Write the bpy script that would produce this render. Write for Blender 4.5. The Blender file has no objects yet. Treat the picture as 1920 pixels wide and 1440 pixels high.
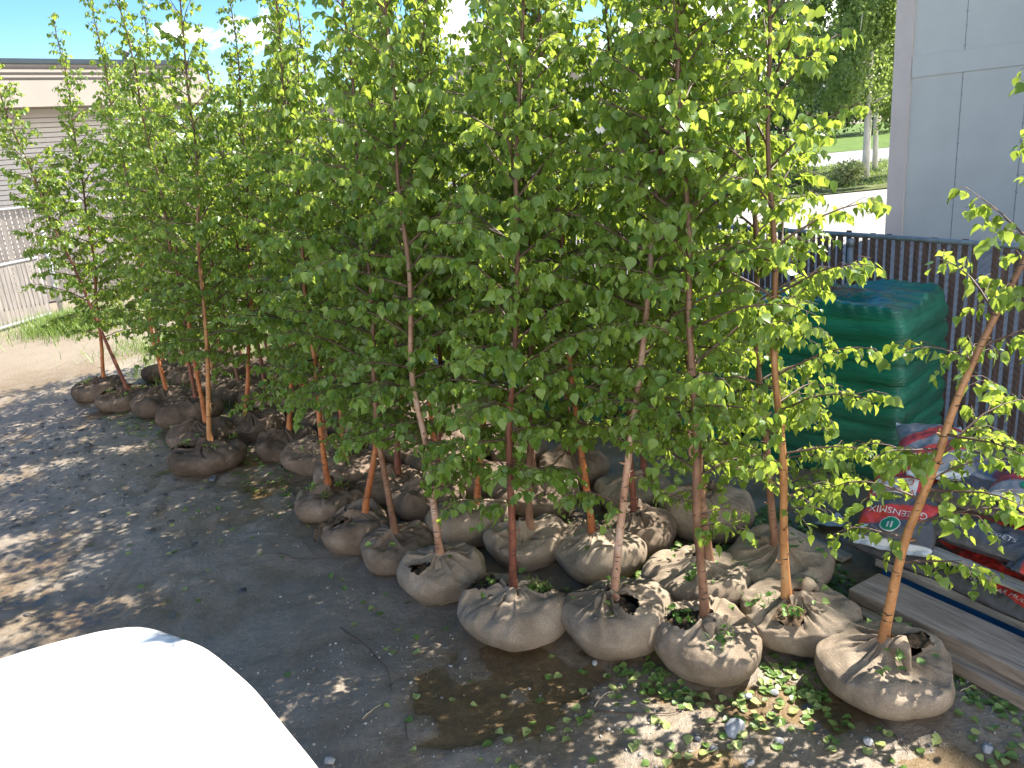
import bpy, math, random
import numpy as np
from mathutils import Matrix, Vector

SC = bpy.context.scene
COL = SC.collection
rad = math.radians

# ------------------------------------------------------------------ camera
CAM_H, PITCH, ROLL, FPX = 2.8, rad(16.94), rad(5.0), 1500.0
FWD = np.array([0, math.cos(PITCH), -math.sin(PITCH)])
UP0 = np.array([0, math.sin(PITCH), math.cos(PITCH)])
R0 = np.array([1.0, 0, 0])
IX = math.cos(ROLL) * R0 - math.sin(ROLL) * UP0
IU = math.sin(ROLL) * R0 + math.cos(ROLL) * UP0
CP = np.array([0, 0, CAM_H])
cd = bpy.data.cameras.new("camera")
cd.sensor_width = 36.0
cd.lens = 36.0 * FPX / 1920.0
cd.clip_start, cd.clip_end = 0.05, 3000
cam = bpy.data.objects.new("camera", cd)
COL.objects.link(cam)
m = Matrix.Identity(4)
for i in range(3):
    m[i][0], m[i][1], m[i][2], m[i][3] = IX[i], IU[i], -FWD[i], CP[i]
cam.matrix_world = m
SC.camera = cam

def ray(x, y): return FWD + IX * (x - 960) / FPX + IU * (720 - y) / FPX
def at_z(x, y, z=0.0):
    d = ray(x, y); return CP + d * (z - CAM_H) / d[2]
def at_Y(x, y, Y):
    d = ray(x, y); return CP + d * Y / d[1]

# ------------------------------------------------------------------ light
SUN_AZ = np.array([0.90, 0.436]); SUN_EL = rad(52)
sv = Vector((SUN_AZ[0] * math.cos(SUN_EL), SUN_AZ[1] * math.cos(SUN_EL), math.sin(SUN_EL)))
sl = bpy.data.lights.new("sun", 'SUN')
sl.energy = 5.0; sl.angle = rad(0.53); sl.color = (1.0, 0.94, 0.84)
so = bpy.data.objects.new("sun", sl); COL.objects.link(so)
so.rotation_euler = sv.to_track_quat('Z', 'Y').to_euler()
so.location = (20, 10, 30)

W = bpy.data.worlds.new("World"); SC.world = W; W.use_nodes = True
nt = W.node_tree; nt.nodes.clear()
def N(t, typ, **kw):
    n = t.nodes.new(typ)
    for k, v in kw.items(): setattr(n, k, v)
    return n
def LK(t, a, b): t.links.new(a, b)
def math_n(t, op, a, b=None, c=None, clamp=False):
    n = N(t, 'ShaderNodeMath', operation=op); n.use_clamp = clamp
    for i, v in enumerate((a, b, c)):
        if v is None: continue
        if isinstance(v, (int, float)): n.inputs[i].default_value = v
        else: LK(t, v, n.inputs[i])
    return n.outputs[0]
sky = N(nt, 'ShaderNodeTexSky', sky_type='NISHITA')
sky.sun_disc = False; sky.sun_elevation = SUN_EL
sky.sun_rotation = math.atan2(SUN_AZ[0], SUN_AZ[1])
sky.air_density = 1.0; sky.dust_density = 0.15; sky.ozone_density = 2.5
tc = N(nt, 'ShaderNodeTexCoord')
sp = N(nt, 'ShaderNodeSeparateXYZ'); LK(nt, tc.outputs['Generated'], sp.inputs[0])
mp = N(nt, 'ShaderNodeMapping'); mp.inputs['Scale'].default_value = (1, 1, 2.2)
LK(nt, tc.outputs['Generated'], mp.inputs[0])
n1 = N(nt, 'ShaderNodeTexNoise'); n1.inputs['Scale'].default_value = 7.5; n1.inputs['Detail'].default_value = 9; n1.inputs['Roughness'].default_value = 0.55
LK(nt, mp.outputs[0], n1.inputs[0])
n2 = N(nt, 'ShaderNodeTexNoise'); n2.inputs['Scale'].default_value = 2.3; n2.inputs['Detail'].default_value = 5
LK(nt, mp.outputs[0], n2.inputs[0])
# cloud cover: a bank of cumulus above the horizon, thicker towards the east, thin wisps above
ax = math_n(nt, 'MULTIPLY', sp.outputs[0], 0.55)
el = math_n(nt, 'MULTIPLY', sp.outputs[2], -2.3)
cov = math_n(nt, 'ADD', ax, el)
cov = math_n(nt, 'ADD', cov, 0.50)
# unseen broken cloud added behind the camera as fill for camera-facing sides
cov = math_n(nt, 'ADD', cov, math_n(nt, 'MULTIPLY', math_n(nt, 'MAXIMUM', math_n(nt, 'MULTIPLY', sp.outputs[1], -1.0), 0.0), 1.3))
nn = math_n(nt, 'MULTIPLY', math_n(nt, 'SUBTRACT', n1.outputs[0], 0.5), 1.7)
nn2 = math_n(nt, 'MULTIPLY', math_n(nt, 'SUBTRACT', n2.outputs[0], 0.5), 1.3)
cov = math_n(nt, 'ADD', math_n(nt, 'ADD', cov, nn), nn2)
mr = N(nt, 'ShaderNodeMapRange', interpolation_type='SMOOTHSTEP')
mr.inputs['From Min'].default_value = 0.22; mr.inputs['From Max'].default_value = 0.42
LK(nt, cov, mr.inputs['Value'])
hi = N(nt, 'ShaderNodeMapRange', interpolation_type='SMOOTHSTEP')
hi.inputs['From Min'].default_value = 0.95; hi.inputs['From Max'].default_value = 0.45
LK(nt, sp.outputs[2], hi.inputs['Value'])
mask = math_n(nt, 'MULTIPLY', mr.outputs[0], hi.outputs[0])
shade = N(nt, 'ShaderNodeMapRange'); shade.inputs['From Min'].default_value = 0.3; shade.inputs['From Max'].default_value = 0.62
shade.inputs['To Min'].default_value = 0.62; shade.inputs['To Max'].default_value = 1.0
LK(nt, n1.outputs[0], shade.inputs['Value'])
cc = N(nt, 'ShaderNodeMix', data_type='RGBA')
cc.inputs[6].default_value = (9.5, 10.0, 10.8, 1); cc.inputs[7].default_value = (15, 14.8, 14.4, 1)
LK(nt, shade.outputs[0], cc.inputs[0])
mx = N(nt, 'ShaderNodeMix', data_type='RGBA')
hs_ = N(nt, 'ShaderNodeHueSaturation'); hs_.inputs['Saturation'].default_value = 1.35; hs_.inputs['Value'].default_value = 0.85
LK(nt, sky.outputs[0], hs_.inputs['Color'])
LK(nt, mask, mx.inputs[0]); LK(nt, hs_.outputs[0], mx.inputs[6]); LK(nt, cc.outputs[2], mx.inputs[7])
bg = N(nt, 'ShaderNodeBackground'); bg.inputs['Strength'].default_value = 0.085
LK(nt, mx.outputs[2], bg.inputs[0])
wo = N(nt, 'ShaderNodeOutputWorld'); LK(nt, bg.outputs[0], wo.inputs[0])

SC.view_settings.view_transform = 'Standard'; SC.view_settings.look = 'None'
SC.view_settings.gamma = 1.0; SC.view_settings.exposure = 1.8
SC.render.engine = 'CYCLES'
SC.cycles.max_bounces = 10; SC.cycles.diffuse_bounces = 6; SC.cycles.transmission_bounces = 6
SC.cycles.transparent_max_bounces = 8

# ------------------------------------------------------------------ helpers
def tag(o, label=None, cat=None, group=None, kind=None):
    if label: o['label'] = label
    if cat: o['category'] = cat
    if group: o['group'] = group
    if kind: o['kind'] = kind
    return o
def thing(name, label, cat, loc=(0, 0, 0), rz=0, group=None):
    o = bpy.data.objects.new(name, None); COL.objects.link(o)
    o.empty_display_size = 0.1
    o.location = loc; o.rotation_euler = (0, 0, rz)
    return tag(o, label, cat, group)
def obj(name, me, mat=None, parent=None):
    o = bpy.data.objects.new(name, me); COL.objects.link(o)
    if mat is not None:
        for q in (mat if isinstance(mat, (list, tuple)) else [mat]):
            me.materials.append(q)
    if parent is not None: o.parent = parent
    return o
def npmesh(name, V, Fs, mats=None, smooth=True):
    """V (n,3); Fs list of int arrays (m,k); mats list of per-array material index"""
    me = bpy.data.meshes.new(name)
    V = np.asarray(V, np.float32)
    me.vertices.add(len(V)); me.vertices.foreach_set('co', V.ravel())
    Fs = [np.asarray(f, np.int32) for f in Fs if len(f)]
    nl = sum(f.size for f in Fs); nf = sum(len(f) for f in Fs)
    me.loops.add(nl); me.polygons.add(nf)
    me.loops.foreach_set('vertex_index', np.concatenate([f.ravel() for f in Fs]))
    starts = []; k = 0
    for f in Fs:
        starts.append(k + np.arange(len(f)) * f.shape[1]); k += f.size
    me.polygons.foreach_set('loop_start', np.concatenate(starts).astype(np.int32))
    if mats is not None:
        mi = np.concatenate([np.broadcast_to(np.asarray(q, np.int32), (len(f),)) for f, q in zip(Fs, mats)])
        me.polygons.foreach_set('material_index', np.ascontiguousarray(mi))
    me.polygons.foreach_set('use_smooth', np.full(nf, smooth))
    me.update(calc_edges=True); me.validate()
    return me
class MB:
    def __init__(s): s.v = []; s.f = []; s.n = 0; s.m = []
    def add(s, V, Fs, mi=0):
        for f in Fs:
            s.f.append(np.asarray(f, np.int32) + s.n); s.m.append(mi)
        s.v.append(np.asarray(V, float)); s.n += len(V)
    def box(s, c, size, R=None, mi=0, bev=0.0):
        sx, sy, sz = [q / 2 for q in size]
        if bev <= 0:
            V = np.array([[x * sx, y * sy, z * sz] for z in (-1, 1) for y in (-1, 1) for x in (-1, 1)])
            F = [[0, 2, 3, 1], [4, 5, 7, 6], [0, 1, 5, 4], [2, 6, 7, 3], [0, 4, 6, 2], [1, 3, 7, 5]]
            if R is not None: V = V @ np.asarray(R).T
            s.add(V + np.asarray(c), [F], mi); return
        b = bev; V = []
        for z in (-1, 1):
            for y in (-1, 1):
                for x in (-1, 1):
                    V += [[x * (sx - b), y * (sy - b), z * sz], [x * (sx - b), y * sy, z * (sz - b)], [x * sx, y * (sy - b), z * (sz - b)]]
        V = np.array(V); idx = lambda x, y, z, k: (z * 4 + y * 2 + x) * 3 + k
        Q = []; T = []
        Q += [[idx(0, 0, z, 0), idx(1, 0, z, 0), idx(1, 1, z, 0), idx(0, 1, z, 0)][::(1 if z else -1)] for z in (0, 1)]
        Q += [[idx(0, y, 0, 1), idx(1, y, 0, 1), idx(1, y, 1, 1), idx(0, y, 1, 1)][::(-1 if y else 1)] for y in (0, 1)]
        Q += [[idx(x, 0, 0, 2), idx(x, 1, 0, 2), idx(x, 1, 1, 2), idx(x, 0, 1, 2)][::(1 if x else -1)] for x in (0, 1)]
        for y in (0, 1):
            for z in (0, 1): Q.append([idx(0, y, z, 0), idx(1, y, z, 0), idx(1, y, z, 1), idx(0, y, z, 1)])
        for x in (0, 1):
            for z in (0, 1): Q.append([idx(x, 0, z, 0), idx(x, 1, z, 0), idx(x, 1, z, 2), idx(x, 0, z, 2)])
        for x in (0, 1):
            for y in (0, 1): Q.append([idx(x, y, 0, 1), idx(x, y, 1, 1), idx(x, y, 1, 2), idx(x, y, 0, 2)])
        for x in (0, 1):
            for y in (0, 1):
                for z in (0, 1): T.append([idx(x, y, z, 0), idx(x, y, z, 1), idx(x, y, z, 2)])
        if R is not None: V = V @ np.asarray(R).T
        s.add(V + np.asarray(c), [Q, T], mi)
    def tube(s, P, r, sides=6, mi=0, cap=True):
        V, F = tube(P, r, sides); Fs = [F]
        if cap and sides > 2:
            n = len(P)
            Fs += [[list(range(sides))[::-1]], [list(range((n - 1) * sides, n * sides))]]
        s.add(V, Fs, mi)
    def mesh(s, name, smooth=False):
        V = np.concatenate(s.v)
        by = {}
        for f, q in zip(s.f, s.m): by.setdefault((f.shape[1], q), []).append(f)
        Fs = [np.concatenate(v) for v in by.values()]
        me = npmesh(name, V, Fs, [k[1] for k in by], smooth)
        return me
def tube(P, r, sides=6):
    P = np.asarray(P, float); n = len(P)
    r = np.broadcast_to(np.asarray(r, float), (n,))
    T = np.gradient(P, axis=0); T /= np.linalg.norm(T, axis=1, keepdims=True) + 1e-9
    ref = np.where(np.abs(T[:, 2:3]) > 0.9, np.array([[1.0, 0, 0]]), np.array([[0, 0, 1.0]]))
    if abs(T[:, 2]).max() > 0.9: ref = np.broadcast_to([[0.31, 0.95, 0.05]], (n, 3))
    A = np.cross(T, ref); A /= np.linalg.norm(A, axis=1, keepdims=True) + 1e-9
    B = np.cross(T, A)
    a = np.arange(sides) * 2 * np.pi / sides
    V = P[:, None, :] + r[:, None, None] * (A[:, None, :] * np.cos(a)[None, :, None] + B[:, None, :] * np.sin(a)[None, :, None])
    i = np.arange(n - 1)[:, None] * sides; j = np.arange(sides)[None, :]; j2 = (j + 1) % sides
    F = np.stack([i + j, i + j2, i + sides + j2, i + sides + j], -1).reshape(-1, 4)
    return V.reshape(-1, 3), F
def rotz(a):
    c, s = math.cos(a), math.sin(a); return np.array([[c, -s, 0], [s, c, 0], [0, 0, 1.0]])
def grid_faces(nu, nv, wrap_u=False):
    i = np.arange(nu if wrap_u else nu - 1)[:, None]; j = np.arange(nv - 1)[None, :]
    i2 = (i + 1) % nu
    return np.stack([i * nv + j, i2 * nv + j, i2 * nv + j + 1, i * nv + j + 1], -1).reshape(-1, 4)
class Sines:
    def __init__(s, seed, dim=3, n=14, f0=3.0, f1=18.0, decay=1.0):
        g = np.random.default_rng(seed)
        d = g.normal(size=(n, dim)); d /= np.linalg.norm(d, axis=1, keepdims=True)
        f = np.exp(np.linspace(math.log(f0), math.log(f1), n))
        s.w = d * f[:, None]; s.p = g.uniform(0, 6.28, n); a = f ** -decay; s.a = a / np.sqrt((a * a).sum() / 2)
    def __call__(s, P): return np.sin(np.asarray(P) @ s.w.T + s.p) @ s.a
_VT = {}
def vnoise(x, y, seed, cell):
    if seed not in _VT: _VT[seed] = np.random.default_rng(seed).uniform(-1, 1, (256, 256))
    T = _VT[seed]
    x = x / cell + 1000.3; y = y / cell + 1000.7
    xi = np.floor(x).astype(int); yi = np.floor(y).astype(int)
    fx = x - xi; fy = y - yi; fx = fx * fx * (3 - 2 * fx); fy = fy * fy * (3 - 2 * fy)
    a = T[xi % 256, yi % 256]; b = T[(xi + 1) % 256, yi % 256]; c = T[xi % 256, (yi + 1) % 256]; d = T[(xi + 1) % 256, (yi + 1) % 256]
    return (a * (1 - fx) + b * fx) * (1 - fy) + (c * (1 - fx) + d * fx) * fy
def sstep(a, b, x):
    t = np.clip((x - a) / (b - a), 0, 1); return t * t * (3 - 2 * t)
def text_mesh(body, size, extrude=0.0, align='CENTER'):
    cu = bpy.data.curves.new('lettering', 'FONT'); cu.body = body; cu.size = size
    cu.align_x = align; cu.align_y = 'CENTER'; cu.extrude = extrude; cu.resolution_u = 3
    o = bpy.data.objects.new('lettering', cu); COL.objects.link(o)
    bpy.context.view_layer.update()
    me = bpy.data.meshes.new_from_object(o.evaluated_get(bpy.context.evaluated_depsgraph_get()))
    bpy.data.objects.remove(o); bpy.data.curves.remove(cu)
    me.materials.clear()
    return me

# ------------------------------------------------------------------ materials
def mat(name):
    m = bpy.data.materials.new(name); m.use_nodes = True
    t = m.node_tree; b = t.nodes['Principled BSDF']
    return m, t, b
def ramp(t, fac, stops):
    r = N(t, 'ShaderNodeValToRGB'); e = r.color_ramp.elements
    while len(e) < len(stops): e.new(0.5)
    for q, (p, c) in zip(e, stops): q.position = p; q.color = (*c, 1)
    LK(t, fac, r.inputs[0]); return r.outputs[0]
def noise(t, scale, detail=4, rough=0.55, vec=None, stretch=None, coord='Object'):
    if vec is None:
        c = N(t, 'ShaderNodeTexCoord'); vec = c.outputs[coord]
    if stretch:
        mpn = N(t, 'ShaderNodeMapping'); mpn.inputs['Scale'].default_value = stretch; LK(t, vec, mpn.inputs[0]); vec = mpn.outputs[0]
    n = N(t, 'ShaderNodeTexNoise'); n.inputs['Scale'].default_value = scale
    n.inputs['Detail'].default_value = detail; n.inputs['Roughness'].default_value = rough
    LK(t, vec, n.inputs[0]); return n.outputs[0]
def bump(t, b, h, strength=0.3, dist=0.01):
    n = N(t, 'ShaderNodeBump'); n.inputs['Strength'].default_value = strength; n.inputs['Distance'].default_value = dist
    LK(t, h, n.inputs['Height']); LK(t, n.outputs[0], b.inputs['Normal'])
def mixc(t, f, a, b, mode='MIX'):
    n = N(t, 'ShaderNodeMix', data_type='RGBA', blend_type=mode)
    if isinstance(f, (int, float)): n.inputs[0].default_value = f
    else: LK(t, f, n.inputs[0])
    for i, v in ((6, a), (7, b)):
        if isinstance(v, tuple): n.inputs[i].default_value = (*v, 1)
        else: LK(t, v, n.inputs[i])
    return n.outputs[2]
def simple(name, col, rough=0.6, var=0.12, scale=6, bs=0.0, bscale=40, spec=0.5, metal=0.0, stretch=None, coat=0):
    m, t, b = mat(name)
    lo = tuple(c * (1 - var) for c in col); hi = tuple(min(1, c * (1 + var)) for c in col)
    LK(t, ramp(t, noise(t, scale, 5, stretch=stretch), [(0.3, lo), (0.7, hi)]), b.inputs['Base Color'])
    b.inputs['Roughness'].default_value = rough; b.inputs['Specular IOR Level'].default_value = spec
    b.inputs['Metallic'].default_value = metal; b.inputs['Coat Weight'].default_value = coat
    if bs: bump(t, b, noise(t, bscale, 4, stretch=stretch), bs)
    return m
def leaf_mat(name, c0, c1, c2, trans, tw=0.45, rough=0.42, young=None):
    m, t, b = mat(name)
    g = N(t, 'ShaderNodeNewGeometry')
    base = ramp(t, g.outputs['Random Per Island'], [(0.0, c0), (0.55, c1), (1.0, c2)])
    # paler underside of the leaf blade
    base = mixc(t, math_n(t, 'MULTIPLY', g.outputs['Backfacing'], 0.35), base, (c2[0] * 1.25, c2[1] * 1.15, c2[2] * 2.2))
    LK(t, base, b.inputs['Base Color']); b.inputs['Roughness'].default_value = rough
    b.inputs['Specular IOR Level'].default_value = 0.5
    tr = N(t, 'ShaderNodeBsdfTranslucent')
    LK(t, mixc(t, g.outputs['Random Per Island'], tuple(q * 0.7 for q in trans), trans), tr.inputs[0])
    mx = N(t, 'ShaderNodeMixShader'); mx.inputs[0].default_value = tw
    LK(t, b.outputs[0], mx.inputs[1]); LK(t, tr.outputs[0], mx.inputs[2])
    LK(t, mx.outputs[0], t.nodes['Material Output'].inputs[0])
    return m
M = {}
M['leaf'] = leaf_mat('birch_leaf', (0.062, 0.132, 0.020), (0.105, 0.195, 0.032), (0.165, 0.255, 0.050), (0.46, 0.58, 0.07), 0.5, 0.36)
M['far_leaf'] = leaf_mat('distant_birch_leaf', (0.06, 0.13, 0.026), (0.10, 0.18, 0.04), (0.16, 0.24, 0.065), (0.42, 0.54, 0.13), 0.5)
M['dark_leaf'] = leaf_mat('dark_tree_leaf', (0.018, 0.045, 0.012), (0.030, 0.065, 0.018), (0.05, 0.09, 0.025), (0.06, 0.12, 0.02), 0.25, 0.6)
M['fallen'] = leaf_mat('fallen_leaf', (0.14, 0.20, 0.04), (0.27, 0.32, 0.10), (0.42, 0.43, 0.18), (0.35, 0.45, 0.10), 0.2, 0.5)
M['fallen_green'] = leaf_mat('fallen_green_leaf', (0.06, 0.125, 0.022), (0.11, 0.19, 0.04), (0.24, 0.32, 0.09), (0.25, 0.4, 0.06), 0.25, 0.45)
M['grass'] = leaf_mat('grass_blade', (0.06, 0.14, 0.015), (0.13, 0.24, 0.03), (0.25, 0.33, 0.07), (0.25, 0.36, 0.05), 0.35, 0.5)
M['weed'] = leaf_mat('weed_leaf', (0.03, 0.10, 0.015), (0.06, 0.17, 0.02), (0.14, 0.27, 0.04), (0.2, 0.33, 0.04), 0.35, 0.5)

def bark_mat(name, c0, c1, peel, dark=(0.03, 0.015, 0.01)):
    m, t, b = mat(name)
    n = noise(t, 9, 6, 0.65, stretch=(1, 1, 0.45)); base = ramp(t, n, [(0.30, tuple(q * 0.55 for q in c0)), (0.42, c0), (0.55, c1), (0.70, peel)])
    ln = noise(t, 55, 2, 0.4, stretch=(0.35, 0.35, 1.6))
    lm = N(t, 'ShaderNodeMapRange'); lm.inputs['From Min'].default_value = 0.64; lm.inputs['From Max'].default_value = 0.70
    LK(t, ln, lm.inputs['Value'])
    # upper stem of a young birch is thinner, browner bark
    c = N(t, 'ShaderNodeTexCoord'); s = N(t, 'ShaderNodeSeparateXYZ'); LK(t, c.outputs['Object'], s.inputs[0])
    up = N(t, 'ShaderNodeMapRange'); up.inputs['From Min'].default_value = 1.0; up.inputs['From Max'].default_value = 2.6
    LK(t, s.outputs[2], up.inputs['Value'])
    base = mixc(t, up.outputs[0], base, (0.10, 0.052, 0.030))
    LK(t, mixc(t, lm.outputs[0], base, dark), b.inputs['Base Color'])
    b.inputs['Roughness'].default_value = 0.5
    bump(t, b, noise(t, 60, 3, stretch=(0.4, 0.4, 1.5)), 0.5, 0.004)
    return m
M['bark_tan'] = bark_mat('tan_birch_bark', (0.30, 0.13, 0.045), (0.42, 0.20, 0.075), (0.50, 0.30, 0.15))
M['bark_orange'] = bark_mat('orange_birch_bark', (0.28, 0.085, 0.025), (0.38, 0.13, 0.04), (0.42, 0.21, 0.09))
M['bark_red'] = bark_mat('red_brown_birch_bark', (0.10, 0.030, 0.018), (0.16, 0.050, 0.028), (0.24, 0.10, 0.06))
M['bark_pale'] = bark_mat('pale_peeling_birch_bark', (0.30, 0.15, 0.09), (0.44, 0.28, 0.20), (0.55, 0.44, 0.37))
M['bark_brown'] = bark_mat('brown_birch_bark', (0.14, 0.065, 0.035), (0.21, 0.11, 0.065), (0.30, 0.19, 0.12))
M['twig'] = simple('dark_twig', (0.075, 0.042, 0.03), 0.6, 0.3, 20)
M['white_bark'] = simple('white_birch_bark', (0.62, 0.58, 0.52), 0.6, 0.25, 6, stretch=(1, 1, 0.3))
M['dark_bark'] = simple('dark_bark', (0.06, 0.045, 0.035), 0.8, 0.3, 6)

def burlap_mat(name, c0, c1, c2):
    m, t, b = mat(name)
    c = N(t, 'ShaderNodeTexCoord')
    oi = N(t, 'ShaderNodeObjectInfo')
    va = N(t, 'ShaderNodeVectorMath', operation='ADD'); LK(t, c.outputs['Object'], va.inputs[0])
    cm = N(t, 'ShaderNodeCombineXYZ'); LK(t, math_n(t, 'MULTIPLY', oi.outputs['Random'], 20.0), cm.inputs[0]); LK(t, cm.outputs[0], va.inputs[1])
    v = va.outputs[0]
    base = ramp(t, noise(t, 4.5, 6, 0.6, vec=v), [(0.30, c0), (0.5, c1), (0.72, c2)])
    fine = noise(t, 130, 3, 0.6, vec=v)
    stain = ramp(t, noise(t, 2.6, 5, 0.6, vec=v), [(0.40, (0.42, 0.38, 0.34)), (0.56, (1, 1, 1))])
    base = mixc(t, 0.42, base, stain, 'MULTIPLY')
    base = mixc(t, 0.8, base, mixc(t, fine, (0.2, 0.2, 0.2), (0.95, 0.95, 0.95)), 'OVERLAY')
    LK(t, base, b.inputs['Base Color']); b.inputs['Roughness'].default_value = 0.95; b.inputs['Specular IOR Level'].default_value = 0.1
    w1 = N(t, 'ShaderNodeTexWave', wave_type='BANDS', bands_direction='Z'); w1.inputs['Scale'].default_value = 75; w1.inputs['Distortion'].default_value = 1.2
    LK(t, c.outputs['Object'], w1.inputs[0])
    w2 = N(t, 'ShaderNodeTexWave', wave_type='BANDS', bands_direction='X'); w2.inputs['Scale'].default_value = 75; w2.inputs['Distortion'].default_value = 1.2
    LK(t, c.outputs['Object'], w2.inputs[0])
    h = math_n(t, 'ADD', math_n(t, 'MULTIPLY', w1.outputs[0], w2.outputs[0]), math_n(t, 'MULTIPLY', noise(t, 60, 4, vec=v), 1.5))
    bump(t, b, h, 0.5, 0.004)
    return m
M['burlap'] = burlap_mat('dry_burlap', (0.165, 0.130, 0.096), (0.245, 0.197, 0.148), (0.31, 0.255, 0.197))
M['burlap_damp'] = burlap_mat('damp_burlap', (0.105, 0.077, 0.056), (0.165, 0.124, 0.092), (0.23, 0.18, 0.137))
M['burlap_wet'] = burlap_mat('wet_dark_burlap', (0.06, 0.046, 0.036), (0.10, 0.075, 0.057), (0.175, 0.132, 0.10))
M['soil'] = simple('root_soil', (0.095, 0.066, 0.042), 0.95, 0.5, 60, 0.9, 90, 0.1)
M['twine'] = simple('jute_twine', (0.30, 0.23, 0.15), 0.9, 0.2, 30)

# ------------------------------------------------------------------ ground
PUDS = [(0.08, 3.24, 0.62, 0.34), (-0.02, 3.79, 0.42, 0.20), (0.66, 3.48, 0.34, 0.14), (1.30, 3.30, 0.30, 0.16), (-0.45, 3.5, 0.45, 0.3),
        (1.0, 2.75, 0.5, 0.2), (1.95, 2.7, 0.4, 0.25), (-4.28, 6.46, 0.32, 0.14), (-3.81, 6.86, 0.30, 0.10), (-3.37, 7.35, 0.26, 0.07), (-5.71, 8.62, 0.4, 0.12),
        (-5.1, 9.6, 0.35, 0.25), (-0.3, 2.85, 0.35, 0.2), (-4.9, 7.4, 0.3, 0.08)]
def height(x, y):
    near = sstep(16, 12, np.hypot(x, y))
    h = 0.012 * vnoise(x, y, 1, 0.9) + 0.007 * vnoise(x, y, 2, 0.33) + 0.006 * vnoise(x, y, 3, 0.11) + 0.0032 * vnoise(x, y, 4, 0.05)
    h = h + (0.020 * np.abs(vnoise(x + 0.15 * vnoise(x, y, 5, 0.3), (y + 0.5 * x) * 0.6, 6, 0.22)) + 0.010 * np.abs(vnoise(x, y, 8, 0.10)) - 0.007) * sstep(3, 0, np.hypot(x + 4.3, (y - 7.8) * 0.8) - 1.5)
    for (cx, cy, a, b) in PUDS:
        ang = -0.75 if cx < -3 else -0.25
        if cx < -3: ang = 0.85
        dx, dy = x - cx, y - cy
        u = dx * math.cos(ang) + dy * math.sin(ang); v = -dx * math.sin(ang) + dy * math.cos(ang)
        d = np.sqrt((u / a) ** 2 + (v / b) ** 2) + 0.40 * vnoise(x, y, 11, 0.25) + 0.25 * vnoise(x, y, 12, 0.09) + 0.12 * vnoise(x, y, 13, 0.04)
        h = h - 0.016 * sstep(1.45, 0.15, d)
    return h * near
WATER_Z = -0.0105
def axis(a, b, step, lo, hi, k=1.25):
    v = list(np.arange(a, b, step)); s = step; q = v[0]; left = []
    while q > lo: s *= k; q -= s; left.append(q)
    s = step; q = v[-1]; right = []
    while q < hi: s *= k; q += s; right.append(q)
    return np.array(left[::-1] + v + right)
gx = axis(-7.2, 3.2, 0.027, -900, 900); gy = axis(2.0, 11.5, 0.030, -300, 1500)
GX, GY = np.meshgrid(gx, gy, indexing='ij')
GZ = height(GX, GY)
gm = npmesh('ground', np.stack([GX, GY, GZ], -1).reshape(-1, 3), [grid_faces(len(gx), len(gy))])
dry = sstep(10.8, 13.0, GY - 0.15 * (GX + 6) + 0.9 * vnoise(GX, GY, 21, 1.3)) * 0.9
dry = np.maximum(dry, 0.75 * sstep(0.25, 0.7, vnoise(GX, GY, 22, 0.8) + 0.4 * vnoise(GX, GY, 23, 0.22)) * sstep(-1.0, -3.2, GX + (GY - 5.2) * 0.2) * sstep(7.2, 6.0, GY))
dry = np.maximum(dry, 0.55 * sstep(0.2, 0.65, vnoise(GX, GY, 24, 0.45) + 0.4 * vnoise(GX, GY, 25, 0.13)) * sstep(3.9, 3.4, GY))
wet = sstep(0.010, -0.009, GZ)
for nme, arr in (('dry', dry), ('wet', wet)):
    a = gm.attributes.new(nme, 'FLOAT', 'POINT'); a.data.foreach_set('value', arr.ravel().astype(np.float32))
m, t, b = mat('muddy_gravel_yard')
ad = N(t, 'ShaderNodeAttribute', attribute_name='dry'); aw = N(t, 'ShaderNodeAttribute', attribute_name='wet')
tcg = N(t, 'ShaderNodeTexCoord'); ov = tcg.outputs['Object']
nA = noise(t, 1.7, 7, 0.6, vec=ov); nB = noise(t, 26, 5, 0.6, vec=ov); nC = noise(t, 130, 3, 0.6, vec=ov)
mud = ramp(t, nA, [(0.3, (0.14, 0.122, 0.100)), (0.55, (0.21, 0.178, 0.140)), (0.75, (0.28, 0.236, 0.182))])
dryc = ramp(t, nA, [(0.3, (0.20, 0.175, 0.14)), (0.7, (0.27, 0.235, 0.19))])
brown = ramp(t, noise(t, 0.9, 5, 0.6, vec=ov, stretch=(1.0, 1.6, 1)), [(0.42, (0, 0, 0)), (0.62, (1, 1, 1))])
mud = mixc(t, math_n(t, 'MULTIPLY', brown, 0.75), mud, mixc(t, nB, (0.165, 0.125, 0.087), (0.27, 0.21, 0.147)))
c = mixc(t, ad.outputs['Fac'], mud, dryc)
c = mixc(t, aw.outputs['Fac'], c, mixc(t, nB, (0.10, 0.075, 0.048), (0.20, 0.148, 0.09)))
c = mixc(t, 0.5, c, mixc(t, nB, (0.12, 0.12, 0.12), (0.88, 0.87, 0.85)), 'OVERLAY')
vo = N(t, 'ShaderNodeTexVoronoi'); vo.inputs['Scale'].default_value = 85; LK(t, ov, vo.inputs[0])
st = N(t, 'ShaderNodeMapRange'); st.inputs['From Min'].default_value = 0.2; st.inputs['From Max'].default_value = 0.12
LK(t, vo.outputs['Distance'], st.inputs['Value'])
sv1 = N(t, 'ShaderNodeSeparateColor'); LK(t, vo.outputs['Color'], sv1.inputs[0])
pick = math_n(t, 'GREATER_THAN', sv1.outputs[0], 0.80)
spk = math_n(t, 'MULTIPLY', math_n(t, 'MULTIPLY', st.outputs[0], pick), math_n(t, 'SUBTRACT', 1.0, math_n(t, 'MULTIPLY', aw.outputs['Fac'], 0.7)))
c = mixc(t, spk, c, mixc(t, sv1.outputs[1], (0.14, 0.135, 0.13), (0.42, 0.40, 0.37)))
LK(t, c, b.inputs['Base Color'])
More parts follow.
